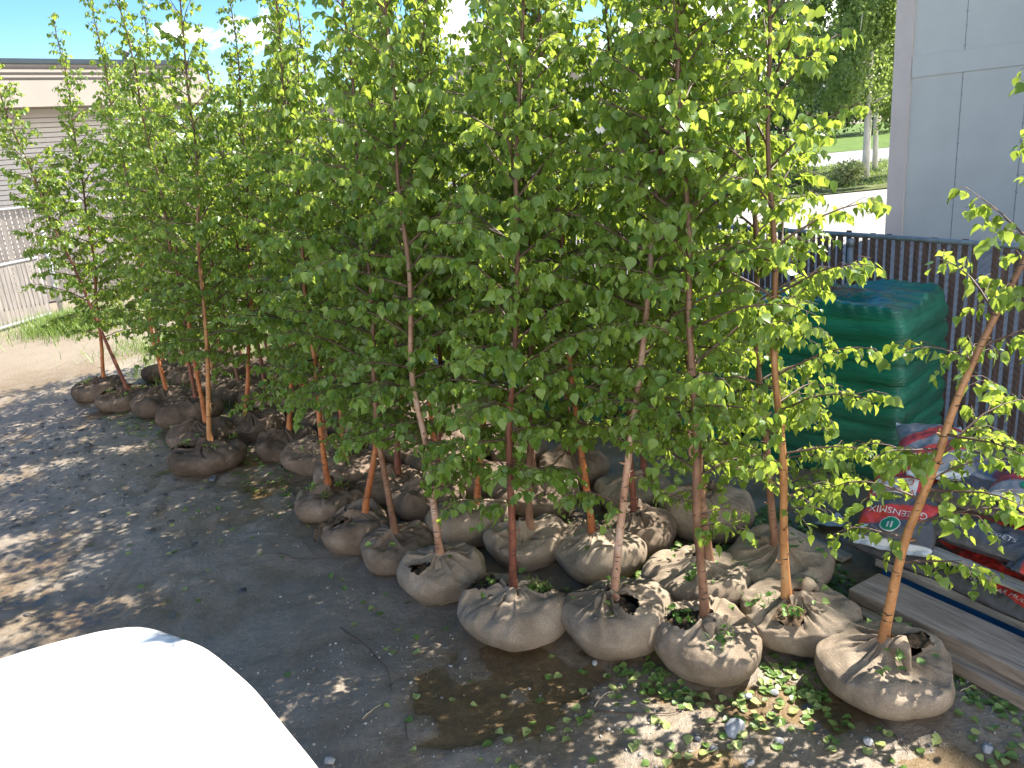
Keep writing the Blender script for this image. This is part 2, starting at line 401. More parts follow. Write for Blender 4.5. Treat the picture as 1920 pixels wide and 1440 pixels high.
ro = N(t, 'ShaderNodeMapRange'); ro.inputs['To Min'].default_value = 0.30; ro.inputs['To Max'].default_value = 0.95
LK(t, math_n(t, 'ADD', math_n(t, 'MULTIPLY', nA, 0.5), math_n(t, 'MULTIPLY', ad.outputs['Fac'], 0.8)), ro.inputs['Value'])
LK(t, math_n(t, 'SUBTRACT', ro.outputs[0], math_n(t, 'MULTIPLY', aw.outputs['Fac'], 0.12)), b.inputs['Roughness'])
b.inputs['Specular IOR Level'].default_value = 0.6
hh = math_n(t, 'ADD', math_n(t, 'MULTIPLY', nB, 1.0), math_n(t, 'ADD', math_n(t, 'MULTIPLY', nC, 0.5), math_n(t, 'MULTIPLY', spk, 0.7)))
bump(t, b, hh, 0.85, 0.012)
tag(obj('ground', gm, m), kind='structure', label='muddy wet gravel yard ground', cat='ground')

# puddle water: thin clear film lying in the hollows
m, t, b = mat('puddle_water'); t.nodes.remove(b)
gl = N(t, 'ShaderNodeBsdfGlossy'); gl.inputs['Roughness'].default_value = 0.03
tr = N(t, 'ShaderNodeBsdfTransparent'); tr.inputs[0].default_value = (0.92, 0.86, 0.76, 1)
lw_ = N(t, 'ShaderNodeLayerWeight'); lw_.inputs['Blend'].default_value = 0.5
frv = math_n(t, 'MULTIPLY_ADD', math_n(t, 'POWER', lw_.outputs['Facing'], 5.0), 0.95, 0.025)
bn = N(t, 'ShaderNodeBump'); bn.inputs['Strength'].default_value = 0.06; bn.inputs['Distance'].default_value = 0.01
LK(t, noise(t, 14, 2), bn.inputs['Height'])
LK(t, bn.outputs[0], gl.inputs['Normal'])
ms = N(t, 'ShaderNodeMixShader'); LK(t, frv, ms.inputs[0]); LK(t, tr.outputs[0], ms.inputs[1]); LK(t, gl.outputs[0], ms.inputs[2])
LK(t, ms.outputs[0], t.nodes['Material Output'].inputs[0])
M['water'] = m
wx, wy = np.meshgrid(np.linspace(-7, 3, 41), np.linspace(2.1, 11, 37), indexing='ij')
wm = npmesh('puddle_water', np.stack([wx, wy, np.full_like(wx, WATER_Z)], -1).reshape(-1, 3), [grid_faces(41, 37)])
tag(obj('puddle_water', wm, M['water']), kind='structure', label='shallow brown puddle water on the mud', cat='puddle')

def sheet(name, pts, z, material, label, cat='ground', sub=1):
    P = np.array([[x, y, z] for x, y in pts])
    me = npmesh(name, P, [np.arange(len(P))[None, :]], smooth=False)
    return tag(obj(name, me, material), label, cat, kind='structure')
M['lot'] = simple('pale_gravel_lot', (0.25, 0.237, 0.22), 0.9, 0.15, 0.8, 0.4, 30)
M['road'] = simple('pale_worn_road', (0.21, 0.203, 0.198), 0.85, 0.10, 0.5, 0.2, 30)
M['lawn'] = simple('lawn_turf', (0.085, 0.135, 0.032), 0.95, 0.35, 1.5, 0.8, 25, 0.1)
M['verge'] = simple('rough_verge', (0.085, 0.10, 0.035), 0.95, 0.5, 1.2, 0.9, 18, 0.1)
def quad_strip(y0, y1, slope=0.12):  # strips across the far view, slightly skewed
    return [(-60, y0 - 75 * slope), (140, y0 + 125 * slope), (140, y1 + 125 * slope), (-60, y1 - 75 * slope)]
sheet('gravel_lot', [(-0.4, 27.0), (-0.4, 14.5), (1.0, 12.0), (4.15, 6.1), (6.6, 1.6), (60, 1.6), (60, 34)], 0.03, M['lot'], 'pale gravel lot beyond the fence', 'lot')
sheet('grass_verge', quad_strip(29.0, 43.0), 0.05, M['verge'], 'rough grassy verge between lot and road', 'verge')
sheet('road', quad_strip(43.0, 56.0), 0.07, M['road'], 'pale road beyond the verge', 'road')
sheet('far_lawn', quad_strip(56.0, 160.0), 0.09, M['lawn'], 'sunlit lawn beyond the road', 'lawn')
# low hills on the horizon
hx = np.linspace(-900, 700, 160)
hv = []
hzs = 28 + 26 * np.exp(-((hx + 250) / 150) ** 2) + 9 * vnoise(hx, hx * 0, 31, 120) + 4 * vnoise(hx, hx * 0, 32, 40)
for k, (yy, f) in enumerate(((1000, 0.0), (1050, 0.35), (1110, 0.7), (1180, 1.0), (1350, 0.0))):
    hv.append(np.stack([hx, yy + 30 * vnoise(hx, hx * 0 + k, 33, 60), hzs * f * (1 + 0.1 * vnoise(hx, hx * 0 + k * 7, 34, 50)) - (1 if f == 0 else 0)], -1))
hm = npmesh('hills', np.concatenate(hv), [grid_faces(5, len(hx))])
M['hill'] = simple('haze_tinted_hill', (0.055, 0.075, 0.085), 1.0, 0.2, 0.02, spec=0.0)  # blue haze of distance is painted into the hill colour
tag(obj('hills', hm, M['hill']), 'distant forested hills with blue haze in their colour', 'hills', kind='structure')

# ------------------------------------------------------------------ birch saplings
LEAF = np.array([[0, 0, 0], [-0.25, 0.06, 0.04], [-0.40, 0.20, 0.07], [-0.44, 0.36, 0.08], [-0.33, 0.57, 0.05], [-0.15, 0.79, 0.0], [0, 1.02, -0.12],
                 [0.15, 0.79, 0.0], [0.33, 0.57, 0.05], [0.44, 0.36, 0.08], [0.40, 0.20, 0.07], [0.25, 0.06, 0.04], [0, 0.30, 0.0], [0, 0.62, -0.03]])
LEAF_T = np.array([[0, 12, 1], [1, 12, 2], [0, 11, 12], [11, 10, 12], [5, 13, 6], [13, 7, 6]])
LEAF_Q = np.array([[2, 12, 13, 3], [3, 13, 5, 4], [12, 10, 9, 13], [13, 9, 8, 7]])
def leaves_mesh(pos, dirv, face, size, g):
    n = len(pos)
    d = dirv / (np.linalg.norm(dirv, axis=1, keepdims=True) + 1e-9)
    x = np.cross(d, face); x /= np.linalg.norm(x, axis=1, keepdims=True) + 1e-9
    z = np.cross(x, d)
    L = np.broadcast_to(LEAF, (n, 14, 3)).copy()
    fold = g.uniform(0.2, 2.6, n); curl = g.normal(0, 0.16, n)
    L[:, :, 2] = L[:, :, 2] * fold[:, None] + curl[:, None] * L[:, :, 1] ** 2
    L[:, :, 0] *= g.uniform(0.80, 1.08, n)[:, None]
    L *= size[:, None, None]
    V = pos[:, None, :] + L[:, :, 0:1] * x[:, None, :] + L[:, :, 1:2] * d[:, None, :] + L[:, :, 2:3] * z[:, None, :]
    o = (np.arange(n) * 14)[:, None, None]
    return V.reshape(-1, 3), (LEAF_T[None] + o).reshape(-1, 3), (LEAF_Q[None] + o).reshape(-1, 4)

def gen_tree(seed, path, H, r0=0.026, h0=0.75, spread=0.58, nb=44, leaf=0.068, dens=1.0, low=(), limbs=True):
    """path: function h -> xyz offset (numpy) relative to the stem base. Returns trunk arrays, limb arrays, crown mesh arrays"""
    g = np.random.default_rng(seed)
    hs = np.linspace(-0.06, H, 34)
    wob = np.stack([0.012 * np.sin(hs * g.uniform(3, 6) + g.uniform(0, 6)), 0.012 * np.sin(hs * g.uniform(3, 6) + g.uniform(0, 6)), 0 * hs], 1)
    P = np.array([path(h) for h in hs]) + wob * np.clip(hs, 0, 1)[:, None]
    rr = r0 * (1 - 0.86 * np.clip(hs / H, 0, 1) ** 0.85) + 0.010 * np.exp(-np.clip(hs + 0.06, 0, 9) / 0.07)
    knots = 1 + 0.10 * np.maximum(0, np.sin(hs * 9 + g.uniform(0, 6))) ** 6
    tv, tf = tube(P, rr * knots, 12)
    def at0(h): return np.array([np.interp(h, hs, P[:, k]) for k in range(3)])
    for k in range(9):
        hh_ = g.uniform(0.08, 1.5); az_ = g.uniform(0, 6.28); rh = np.interp(hh_, hs, rr); o_ = np.array([math.cos(az_), math.sin(az_), 0.45]); b_ = at0(hh_) + o_ * rh * 0.5; ln_ = g.uniform(0.006, 0.028)
        v_, f_ = tube(np.array([b_, b_ + o_ * (rh * 0.55), b_ + o_ * (rh * 0.55 + ln_)]), [0.010, 0.006, 0.0035], 6); tf = np.concatenate([tf, f_ + len(tv)]); tv = np.concatenate([tv, v_])
    def at(h): return np.array([np.interp(h, hs, P[:, k]) for k in range(3)])
    TV = []; TF = []; n = 0
    pos = []; drs = []; fac = []; siz = []
    def addtube(Q, r, s):
        nonlocal n
        v, f = tube(Q, r, s); TV.append(v); TF.append(f + n); n += len(v)
    def addleaf(p, out, s):
        d = np.array([0, 0, -1.0]) * g.uniform(0.45, 1.25) + out * g.uniform(0.1, 0.75) + g.normal(0, 0.30, 3)
        pt = p + out * g.uniform(0.005, 0.018) + np.array([0, 0, -1]) * g.uniform(0.008, 0.022) + g.normal(0, 0.005, 3)
        pos.append(pt); drs.append(d)
        fac.append(np.array([out[0], out[1], 0.45]) + g.normal(0, 0.55, 3)); siz.append(s)
    specs = [(h0 + (H - h0) * ((i + g.uniform(0, 1)) / nb) ** 0.92, i * 2.4 + g.uniform(-0.5, 0.5), None) for i in range(nb)]
    specs += [(h, a, l) for h, a, l in low]
    for h, az, Lf in specs:
        q = (h - h0) / (H - h0)
        if Lf is None:
            prof = np.interp(q, [0, 0.12, 0.35, 0.55, 0.72, 0.87, 1.0], [0.75, 0.98, 1.0, 0.72, 0.42, 0.22, 0.09])
            L = spread * prof * g.uniform(0.7, 1.2)
        else: L = Lf
        el = np.interp(q, [0, 0.3, 0.8, 1], [0.35, 0.62, 0.95, 1.15]) + g.normal(0, 0.14)
        b = at(min(h, H - 0.02)); d = np.array([math.cos(az) * math.cos(el), math.sin(az) * math.cos(el), math.sin(el)])
        m = 7; Q = [b]
        sag = np.interp(q, [0, 0.4, 1], [1.25, 0.7, 0.15]) * g.uniform(0.6, 1.3)
        for k in range(1, m):
            d = d + np.array([0, 0, -sag * 0.17 * (k / m) * (1.8 if k > 3 else 0.6)]) + g.normal(0, 0.07, 3); d /= np.linalg.norm(d)
            Q.append(Q[-1] + d * L / (m - 1))
        Q = np.array(Q)
        rb = min(0.0085, 0.0035 + 0.007 * L)
        if limbs: addtube(Q, np.linspace(rb, 0.0014, m), 5)
        s = np.linspace(0, 1, m)
        def on(u): return np.array([np.interp(u, s, Q[:, k]) for k in range(3)])
        out0 = Q[-1] - Q[0]; out0[2] = 0; out0 /= np.linalg.norm(out0) + 1e-6
        dq = dens * np.interp(q, [0, 0.5, 0.8, 1], [1, 1, 0.75, 0.55])
        nl = max(3, int(L / 0.030 * dq))
        for u in np.linspace(0.10, 1.0, nl):
            if g.random() < 0.12: continue
            a = g.uniform(0, 6.28); o = out0 * 0.6 + np.array([math.cos(a), math.sin(a), 0]); o /= np.linalg.norm(o)
            addleaf(on(u), o, leaf * g.uniform(0.62, 1.15) * (0.85 if q > 0.8 else 1))
        ntw = int(round(L / 0.085 * dq))
        for u in np.linspace(0.10, 0.92, max(1, ntw)):
            p = on(u + g.uniform(-0.03, 0.03)); a = az + g.choice([-1, 1]) * g.uniform(0.5, 1.3)
            td = np.array([math.cos(a), math.sin(a), g.uniform(-0.05, 0.55) + q * 0.5]); td /= np.linalg.norm(td)
            tl = g.uniform(0.10, 0.26) * (1 - 0.45 * u) * (0.6 + 0.6 * (L / spread))
            mid = p + td * tl * 0.5; end = p + td * tl + np.array([0, 0, -0.35 * tl])
            if limbs: addtube(np.array([p, mid, end]), [0.0022, 0.0017, 0.001], 3)
            k = max(2, int(tl / 0.026 * dens))
            for w in np.linspace(0.25, 1, k):
                pp = p + (mid - p) * min(1, w * 2) if w < 0.5 else mid + (end - mid) * (w * 2 - 1)
                aa = g.uniform(0, 6.28); o = np.array([td[0], td[1], 0]) + 0.8 * np.array([math.cos(aa), math.sin(aa), 0]); o /= np.linalg.norm(o) + 1e-6
                addleaf(pp, o, leaf * g.uniform(0.45, 1.25))
    for h in np.linspace(H * 0.55, H, int(26 * dens)):   # leaves along the leader
        a = g.uniform(0, 6.28); addleaf(at(h), np.array([math.cos(a), math.sin(a), 0]), leaf * g.uniform(0.5, 0.9))
    lv, lt, lq = leaves_mesh(np.array(pos), np.array(drs), np.array(fac), np.array(siz), g)
    return (tv, tf), (np.concatenate(TV), np.concatenate(TF)), (lv, lt, lq)

# ---- burlap root balls
def make_ball(name, seed, rx, ry, h, patches=(), knot=None, tilt=0.0, n=192, mrows=60):
    g = np.random.default_rng(seed)
    th = np.arange(n) * 2 * np.pi / n; s = np.linspace(0, 1, mrows)
    # profile from under the ball up to the gathered neck
    kp = np.array([[0.0, 0.0], [0.45, 0.0], [0.66, 0.03], [0.82, 0.13], [0.93, 0.30], [0.985, 0.47], [1.0, 0.62], [0.965, 0.76], [0.86, 0.865], [0.70, 0.925], [0.52, 0.965], [0.36, 1.0], [0.22, 1.04], [0.14, 1.09], [0.10, 1.15], [0.09, 1.20]])
    u = np.linspace(0, 1, len(kp)); rho = np.interp(s, u, kp[:, 0]); zz = np.interp(s, u, kp[:, 1])
    for _ in range(2):
        rho[1:-1] = (rho[:-2] + 2 * rho[1:-1] + rho[2:]) / 4; zz[1:-1] = (zz[:-2] + 2 * zz[1:-1] + zz[2:]) / 4
    T, S = np.meshgrid(th, s, indexing='ij')
    R = np.broadcast_to(rho, T.shape); Z = np.broadcast_to(zz, T.shape)
    sn = Sines(seed, 3, 16, 1.6, 9.0, 1.0); sf = Sines(seed + 50, 3, 16, 9, 40, 0.8)
    D = np.stack([np.cos(T) * R, np.sin(T) * R, Z * 0.9], -1)
    lump = sn(D.reshape(-1, 3)).reshape(T.shape); fin = sf(D.reshape(-1, 3)).reshape(T.shape)
    # pleats running out from the neck
    pl = np.zeros_like(T); tw = g.uniform(-0.5, 0.5)
    for k in range(26):
        c = g.uniform(0, 6.28); w = g.uniform(0.022, 0.085); reach = g.uniform(0.35, 1.15); amp = g.uniform(0.4, 1.3) * g.choice([1, 1, -0.9])
        dt = (T - c + tw * (1 - R) + np.pi) % (2 * np.pi) - np.pi
        e_ = np.abs(dt) / (w * (0.6 + 0.9 * (1 - R)))
        pl += amp * (np.exp(-e_ ** 2) if k % 3 else np.exp(-1.4 * e_)) * sstep(reach, reach * 0.45, R) * sstep(0.08, 0.25, R)
    upm = sstep(0.55, 0.9, Z)
    slump = 0.045 * np.sin(2 * T + g.uniform(0, 6)) + 0.035 * np.sin(3 * T + g.uniform(0, 6)) + 0.018 * np.sin(5 * T + g.uniform(0, 6))
    side = sstep(0.04, 0.3, Z) * sstep(0.95, 0.6, Z)
    rr = 1 + 0.065 * lump * sstep(0.02, 0.2, Z) * (1 - 0.5 * upm) + 0.010 * fin + slump * sstep(0.2, 0.7, R) + 0.020 * pl * side
    zoff = (0.024 * pl + 0.35 * h * slump * R) * upm + 0.024 * lump * upm * sstep(0.1, 0.3, R) + 0.0050 * fin
    X = np.cos(T) * R * rx * rr; Y = np.sin(T) * R * ry * rr; Zw = Z * h + zoff * (Z > 0.02)
    # rim roll: cloth bunched up on the shoulder
    roll = np.exp(-((R - 0.80) / 0.12) ** 2) * upm
    Zw += 0.022 * roll * np.maximum(0, np.sin(T * 2 + g.uniform(0, 6)) + 0.4 * np.sin(T * 5 + g.uniform(0, 6)))
    Zw += tilt * X
    keep = np.ones(T.shape, bool)
    soils = []
    for (pa, pr, sa, sb) in patches:
        cx, cy = math.cos(pa) * pr * rx, math.sin(pa) * pr * ry
        dx, dy = X - cx, Y - cy
        ur = dx * math.cos(pa) + dy * math.sin(pa); vt = -dx * math.sin(pa) + dy * math.cos(pa)
        ang = np.arctan2(vt, ur)
        d = np.sqrt((ur / sa) ** 2 + (vt / sb) ** 2) + 0.16 * np.sin(ang * 3 + seed) + 0.08 * np.sin(ang * 7 + seed * 2)
        top = Z > 0.5
        keep &= ~((d < 1) & top)
        lip = np.exp(-((d - 1.12) / 0.16) ** 2) * top
        Zw += 0.016 * lip; Zw += 0.0 * d
        soils.append((cx, cy, pa, sa, sb))
    F = grid_faces(n, mrows, True)
    kf = keep.reshape(-1)[F].all(1) if len(patches) else np.ones(len(F), bool)
    mb = MB(); mb.add(np.stack([X, Y, Zw], -1).reshape(-1, 3), [F[kf]])
    if knot is not None:   # twisted tail of cloth tied off beside the stem
        a, L, kr = knot
        P = []
        for q in np.linspace(0, 1, 9):
            P.append([math.cos(a) * (0.05 + L * q), math.sin(a) * (0.05 + L * q), h * 1.06 + 0.045 * math.sin(q * 3.0) - 0.07 * q * q])
        P = np.array(P); v, f = tube(P, kr * np.interp(np.linspace(0, 1, 9), [0, 0.3, 0.55, 1], [0.75, 1.05, 1.0, 0.35]), 14)
        v += (0.006 * Sines(seed + 9, 3, 10, 30, 120, 0.6)(v))[:, None] * np.array([1, 1, 1])
        mb.add(v, [f])
    me = mb.mesh(name, True)
    so = []
    for (cx, cy, pa, sa, sb) in soils:
        k = 26; gg = np.linspace(-1.25, 1.25, k); A, B = np.meshgrid(gg, gg, indexing='ij')
        px = cx + A * sa * math.cos(pa) - B * sb * math.sin(pa); py = cy + A * sa * math.sin(pa) + B * sb * math.cos(pa)
        rn = np.sqrt((px / rx) ** 2 + (py / ry) ** 2); im = int(np.argmax(rho))
        pz = np.interp(rn, rho[im:][::-1], zz[im:][::-1]) * h - 0.016 + 0.008 * Sines(seed + 3, 2, 20, 40, 220, 0.5)(np.stack([px, py], -1).reshape(-1, 2)).reshape(px.shape) + tilt * px
        so.append(npmesh('soil', np.stack([px, py, pz], -1).reshape(-1, 3), [grid_faces(k, k)]))
    return me, so

def sprig_mesh(seed, spots, nblade=16, broad=0.5, hmax=0.10):
    """grass blades and little weed leaves rooted at the given points"""
    g = np.random.default_rng(seed); mb = MB(); P = []; D = []; Fc = []; Sz = []
    for (x, y, z, r) in spots:
        for _ in range(nblade):
            a = g.uniform(0, 6.28); q = r * math.sqrt(g.random()); b = np.array([x + math.cos(a) * q, y + math.sin(a) * q, z - 0.01])
            if g.random() < broad:
                d = np.array([g.normal(0, 1), g.normal(0, 1), g.uniform(0.1, 0.8)])
                P.append(b + np.array([0, 0, g.uniform(0.01, 0.03)])); D.append(d); Fc.append(np.array([g.normal(0, 0.4), g.normal(0, 0.4), 1])); Sz.append(g.uniform(0.02, 0.05))
            else:
                L = g.uniform(0.3, 1.0) * hmax; az = g.uniform(0, 6.28); ln = g.uniform(0.1, 0.8)
                dv = np.array([math.cos(az) * ln, math.sin(az) * ln, 1.0]); w = np.array([-math.sin(az), math.cos(az), 0]) * 0.0022
                c = b + dv * L * 0.55; e = b + dv * L + np.array([0, 0, -0.3 * L * ln])
                mb.add([b - w, b + w, c + w * 0.8, c - w * 0.8, e], [[[0, 1, 2, 3]], [[3, 2, 4]]])
    if P:
        v, t3, q4 = leaves_mesh(np.array(P), np.array(D), np.array(Fc), np.array(Sz), g); mb.add(v, [t3, q4])
    return mb.mesh('weeds', False)

# stands: (x, y, stem base pixel or None, later stem pixels, height, bark, burlap, ball size, label)
RX = 0.315
def P2(px, py, Y): return at_Y(px, py, Y)
HERO = [
 ((1.74, 3.38), [(1655, 1205), (1700, 1010), (1790, 770), (1870, 600), (1925, 490)], 3.6, 'bark_tan', 'burlap', (0.335, 0.335, 0.29), 'orange tan stemmed birch leaning right over the weathered timbers, ball nearest the camera'),
 ((0.94, 3.71), [(1322, 1160), (1310, 960), (1305, 640), (1300, 500)], 4.3, 'bark_brown', 'burlap', (0.31, 0.30, 0.29), 'upright brown stemmed birch, sunlit pale burlap ball second from right along the front edge'),
 ((0.45, 3.99), [(1152, 1120), (1175, 900), (1200, 680), (1222, 500), (1245, 300)], 4.4, 'bark_pale', 'burlap', (0.31, 0.30, 0.30), 'pinkish peeling stem leaning right, front ball with a slit of dark soil'),
 ((-0.11, 4.18), [(962, 1110), (958, 800), (968, 500), (975, 200)], 4.3, 'bark_red', 'burlap', (0.325, 0.31, 0.28), 'dark red brown straight stem, front ball torn open to show soil and roots'),
 ((-0.57, 4.66), [(826, 1045), (800, 850), (778, 720), (768, 560)], 4.4, 'bark_pale', 'burlap', (0.275, 0.27, 0.27), 'bent pale pink stem curving left above a small front row ball in shade'),
 ((-0.93, 5.11), [(741, 1000), (712, 850), (703, 700)], 4.1, 'bark_brown', 'burlap_damp', (0.28, 0.27, 0.26), 'thin brown stem leaning left, plain rounded ball at the bend of the front row'),
 ((-1.28, 5.47), [(692, 945), (725, 760), (748, 640)], 4.0, 'bark_orange', 'burlap_damp', (0.295, 0.27, 0.27), 'orange stem leaning right, ball with a gaping cloth fold on its left side'),
 ((-1.57, 6.02), [(613, 900), (604, 820), (585, 640), (572, 480)], 3.9, 'bark_orange', 'burlap_damp', (0.29, 0.28, 0.26), 'orange stem with pale ring, leafy soil hollow on top, last ball before the gap'),
 ((1.48, 3.87), [(1475, 1115), (1462, 770), (1455, 560)], 4.2, 'bark_tan', 'burlap', (0.31, 0.30, 0.27), 'tan stem with dark scar near its foot, ball strewn with leaves left of the timbers'),
 ((1.57, 4.42), [(1455, 1005), (1437, 850), (1425, 650)], 4.2, 'bark_brown', 'burlap', (0.325, 0.32, 0.28), 'reddish brown stem behind a tan one, wide smooth ball nearest the bags of mulch'),
 ((1.04, 4.36), [(1330, 1060), (1318, 960), (1310, 880)], 4.3, 'bark_brown', 'burlap', (0.32, 0.31, 0.26), 'birch right behind the sunlit front ball, its own ball heaped with green leaves'),
 ((0.46, 4.76), [(1112, 1015), (1095, 900), (1080, 760)], 4.4, 'bark_orange', 'burlap', (0.30, 0.30, 0.28), 'bright orange stem leaning left, dappled second row ball behind the peeling stem'),
 ((-0.01, 4.98), [(993, 990), (993, 840), (995, 650)], 4.4, 'bark_brown', 'burlap', (0.28, 0.28, 0.28), 'light brown straight stem, pleated second row ball right of the dark red stem'),
 ((-0.42, 5.38), [(893, 945), (905, 800), (920, 660)], 4.5, 'bark_orange', 'burlap', (0.295, 0.29, 0.28), 'rust orange stem leaning slightly right, deeply pleated ball behind the torn one'),
 ((1.31, 5.17), [(1322, 940), (1292, 850), (1288, 740)], 4.2, 'bark_pale', 'burlap', (0.315, 0.31, 0.29), 'whitish peeling stem, grey pleated ball close in front of the green wrapped pallet'),
 ((0.86, 5.72), [(1216, 905), (1215, 740)], 4.3, 'bark_red', 'burlap', (0.30, 0.30, 0.28), 'dark red stem, ball touching the lower middle green wrapped pallet'),
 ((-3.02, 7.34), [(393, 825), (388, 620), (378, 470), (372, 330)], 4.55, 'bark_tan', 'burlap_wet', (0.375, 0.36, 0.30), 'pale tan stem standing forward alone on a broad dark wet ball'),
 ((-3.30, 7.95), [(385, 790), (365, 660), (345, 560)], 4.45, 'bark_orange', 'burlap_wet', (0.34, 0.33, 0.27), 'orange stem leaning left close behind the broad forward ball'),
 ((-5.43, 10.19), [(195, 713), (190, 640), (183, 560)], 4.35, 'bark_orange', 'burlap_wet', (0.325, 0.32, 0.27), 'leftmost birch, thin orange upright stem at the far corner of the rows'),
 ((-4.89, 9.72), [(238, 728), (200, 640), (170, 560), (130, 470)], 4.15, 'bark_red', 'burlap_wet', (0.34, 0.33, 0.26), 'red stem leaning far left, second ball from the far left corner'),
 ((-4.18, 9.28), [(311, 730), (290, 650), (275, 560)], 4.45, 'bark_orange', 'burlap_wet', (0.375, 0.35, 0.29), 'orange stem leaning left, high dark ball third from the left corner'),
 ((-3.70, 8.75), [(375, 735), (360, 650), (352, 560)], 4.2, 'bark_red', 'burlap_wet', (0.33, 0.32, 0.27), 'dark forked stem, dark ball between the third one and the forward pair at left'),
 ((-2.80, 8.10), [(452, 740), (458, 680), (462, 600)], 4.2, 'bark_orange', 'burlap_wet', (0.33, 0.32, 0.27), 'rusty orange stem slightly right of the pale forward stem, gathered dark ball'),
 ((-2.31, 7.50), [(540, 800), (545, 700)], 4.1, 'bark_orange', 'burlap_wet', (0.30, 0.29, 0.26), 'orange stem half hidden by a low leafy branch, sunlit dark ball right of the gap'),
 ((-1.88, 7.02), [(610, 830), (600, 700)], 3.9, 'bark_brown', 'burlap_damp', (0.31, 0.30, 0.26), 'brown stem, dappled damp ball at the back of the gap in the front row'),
 ((-0.75, 5.88), [(822, 905), (824, 800)], 4.1, 'bark_red', 'burlap_damp', (0.29, 0.28, 0.27), 'dark red short visible stem, second row ball behind the bent pale stem'),
 ((-1.10, 6.28), [(743, 865), (745, 780)], 4.0, 'bark_red', 'burlap_damp', (0.29, 0.28, 0.27), 'purple red stem, second row ball with ruffled top behind the orange leaning stem'),
]
BACK = [(-1.50, 6.62), (0.78, 5.05), (0.11, 5.77), (-0.33, 6.22), (-0.72, 6.68), (-1.08, 7.10), (-1.42, 7.62), (-1.95, 8.05),
        (0.40, 6.20), (0.02, 6.72), (-0.42, 7.18), (-0.80, 7.65), (-1.22, 8.15), (-1.70, 8.70),
        (-2.35, 8.65), (-2.85, 9.05), (-3.30, 9.50), (-3.80, 9.95), (-4.35, 10.45), (-4.85, 10.95),
        (-2.10, 9.30), (-2.60, 9.75), (-3.10, 10.2), (-3.65, 10.75), (-4.20, 11.3), (-4.75, 11.8),
        (-1.55, 9.45), (-2.0, 10.1), (-2.55, 10.7), (-3.2, 11.4), (-0.65, 8.35), (-1.1, 8.85)]

def px_path(x, y, pix, H, base_h):
    if pix:
        pts = [P2(a, b_, y) for a, b_ in pix]
        p0 = pts[0]
        hs = [0.0] + [max(0.05, p[2] - p0[2]) for p in pts[1:]]; xs = [0.0] + [p[0] - p0[0] for p in pts[1:]]
        sl = (xs[-1] - xs[-2]) / (hs[-1] - hs[-2])
        while hs[-1] < H + 0.5:
            sl *= 0.85; hs.append(hs[-1] + 0.5); xs.append(xs[-1] + sl * 0.5)
        hs, xs = np.array(hs), np.array(xs)
        from_x = p0[0] - x
        return (lambda h: np.array([np.interp(h, hs, xs) + (h * 1.0 * 0 if h >= 0 else 0), 0.0, h])), max(-0.1, min(0.1, from_x))
    return None, 0.0

G_TREES = 'balled and burlapped birch saplings set out in rows'
BRK = ['bark_orange', 'bark_red', 'bark_brown', 'bark_tan', 'bark_orange']
def patch_for(i):
    return {0: [(0.35, 0.52, 0.085, 0.05)], 1: [(2.9, 0.42, 0.09, 0.08)], 2: [(-1.05, 0.48, 0.085, 0.055)], 3: [(2.55, 0.62, 0.10, 0.10), (0.1, 0.5, 0.06, 0.07)],
            4: [(-2.4, 0.6, 0.06, 0.05)], 6: [(3.4, 0.55, 0.11, 0.06)], 7: [(0.6, 0.45, 0.12, 0.09)], 9: [], 13: [(0.9, 0.55, 0.08, 0.08)], 16: [(2.9, 0.55, 0.12, 0.06)], 18: [(2.6, 0.55, 0.1, 0.05)], 19: [(3.0, 0.5, 0.1, 0.05)], 8: [(-2.2, 0.5, 0.06, 0.06)]}.get(i, [])
KNOT = {0: (-1.25, 0.10, 0.036), 1: (-1.75, 0.07, 0.034), 2: (-2.3, 0.10, 0.028), 3: (-1.5, 0.10, 0.03), 8: (0.5, 0.10, 0.036), 9: (2.4, 0.08, 0.03)}
g0 = np.random.default_rng(77)
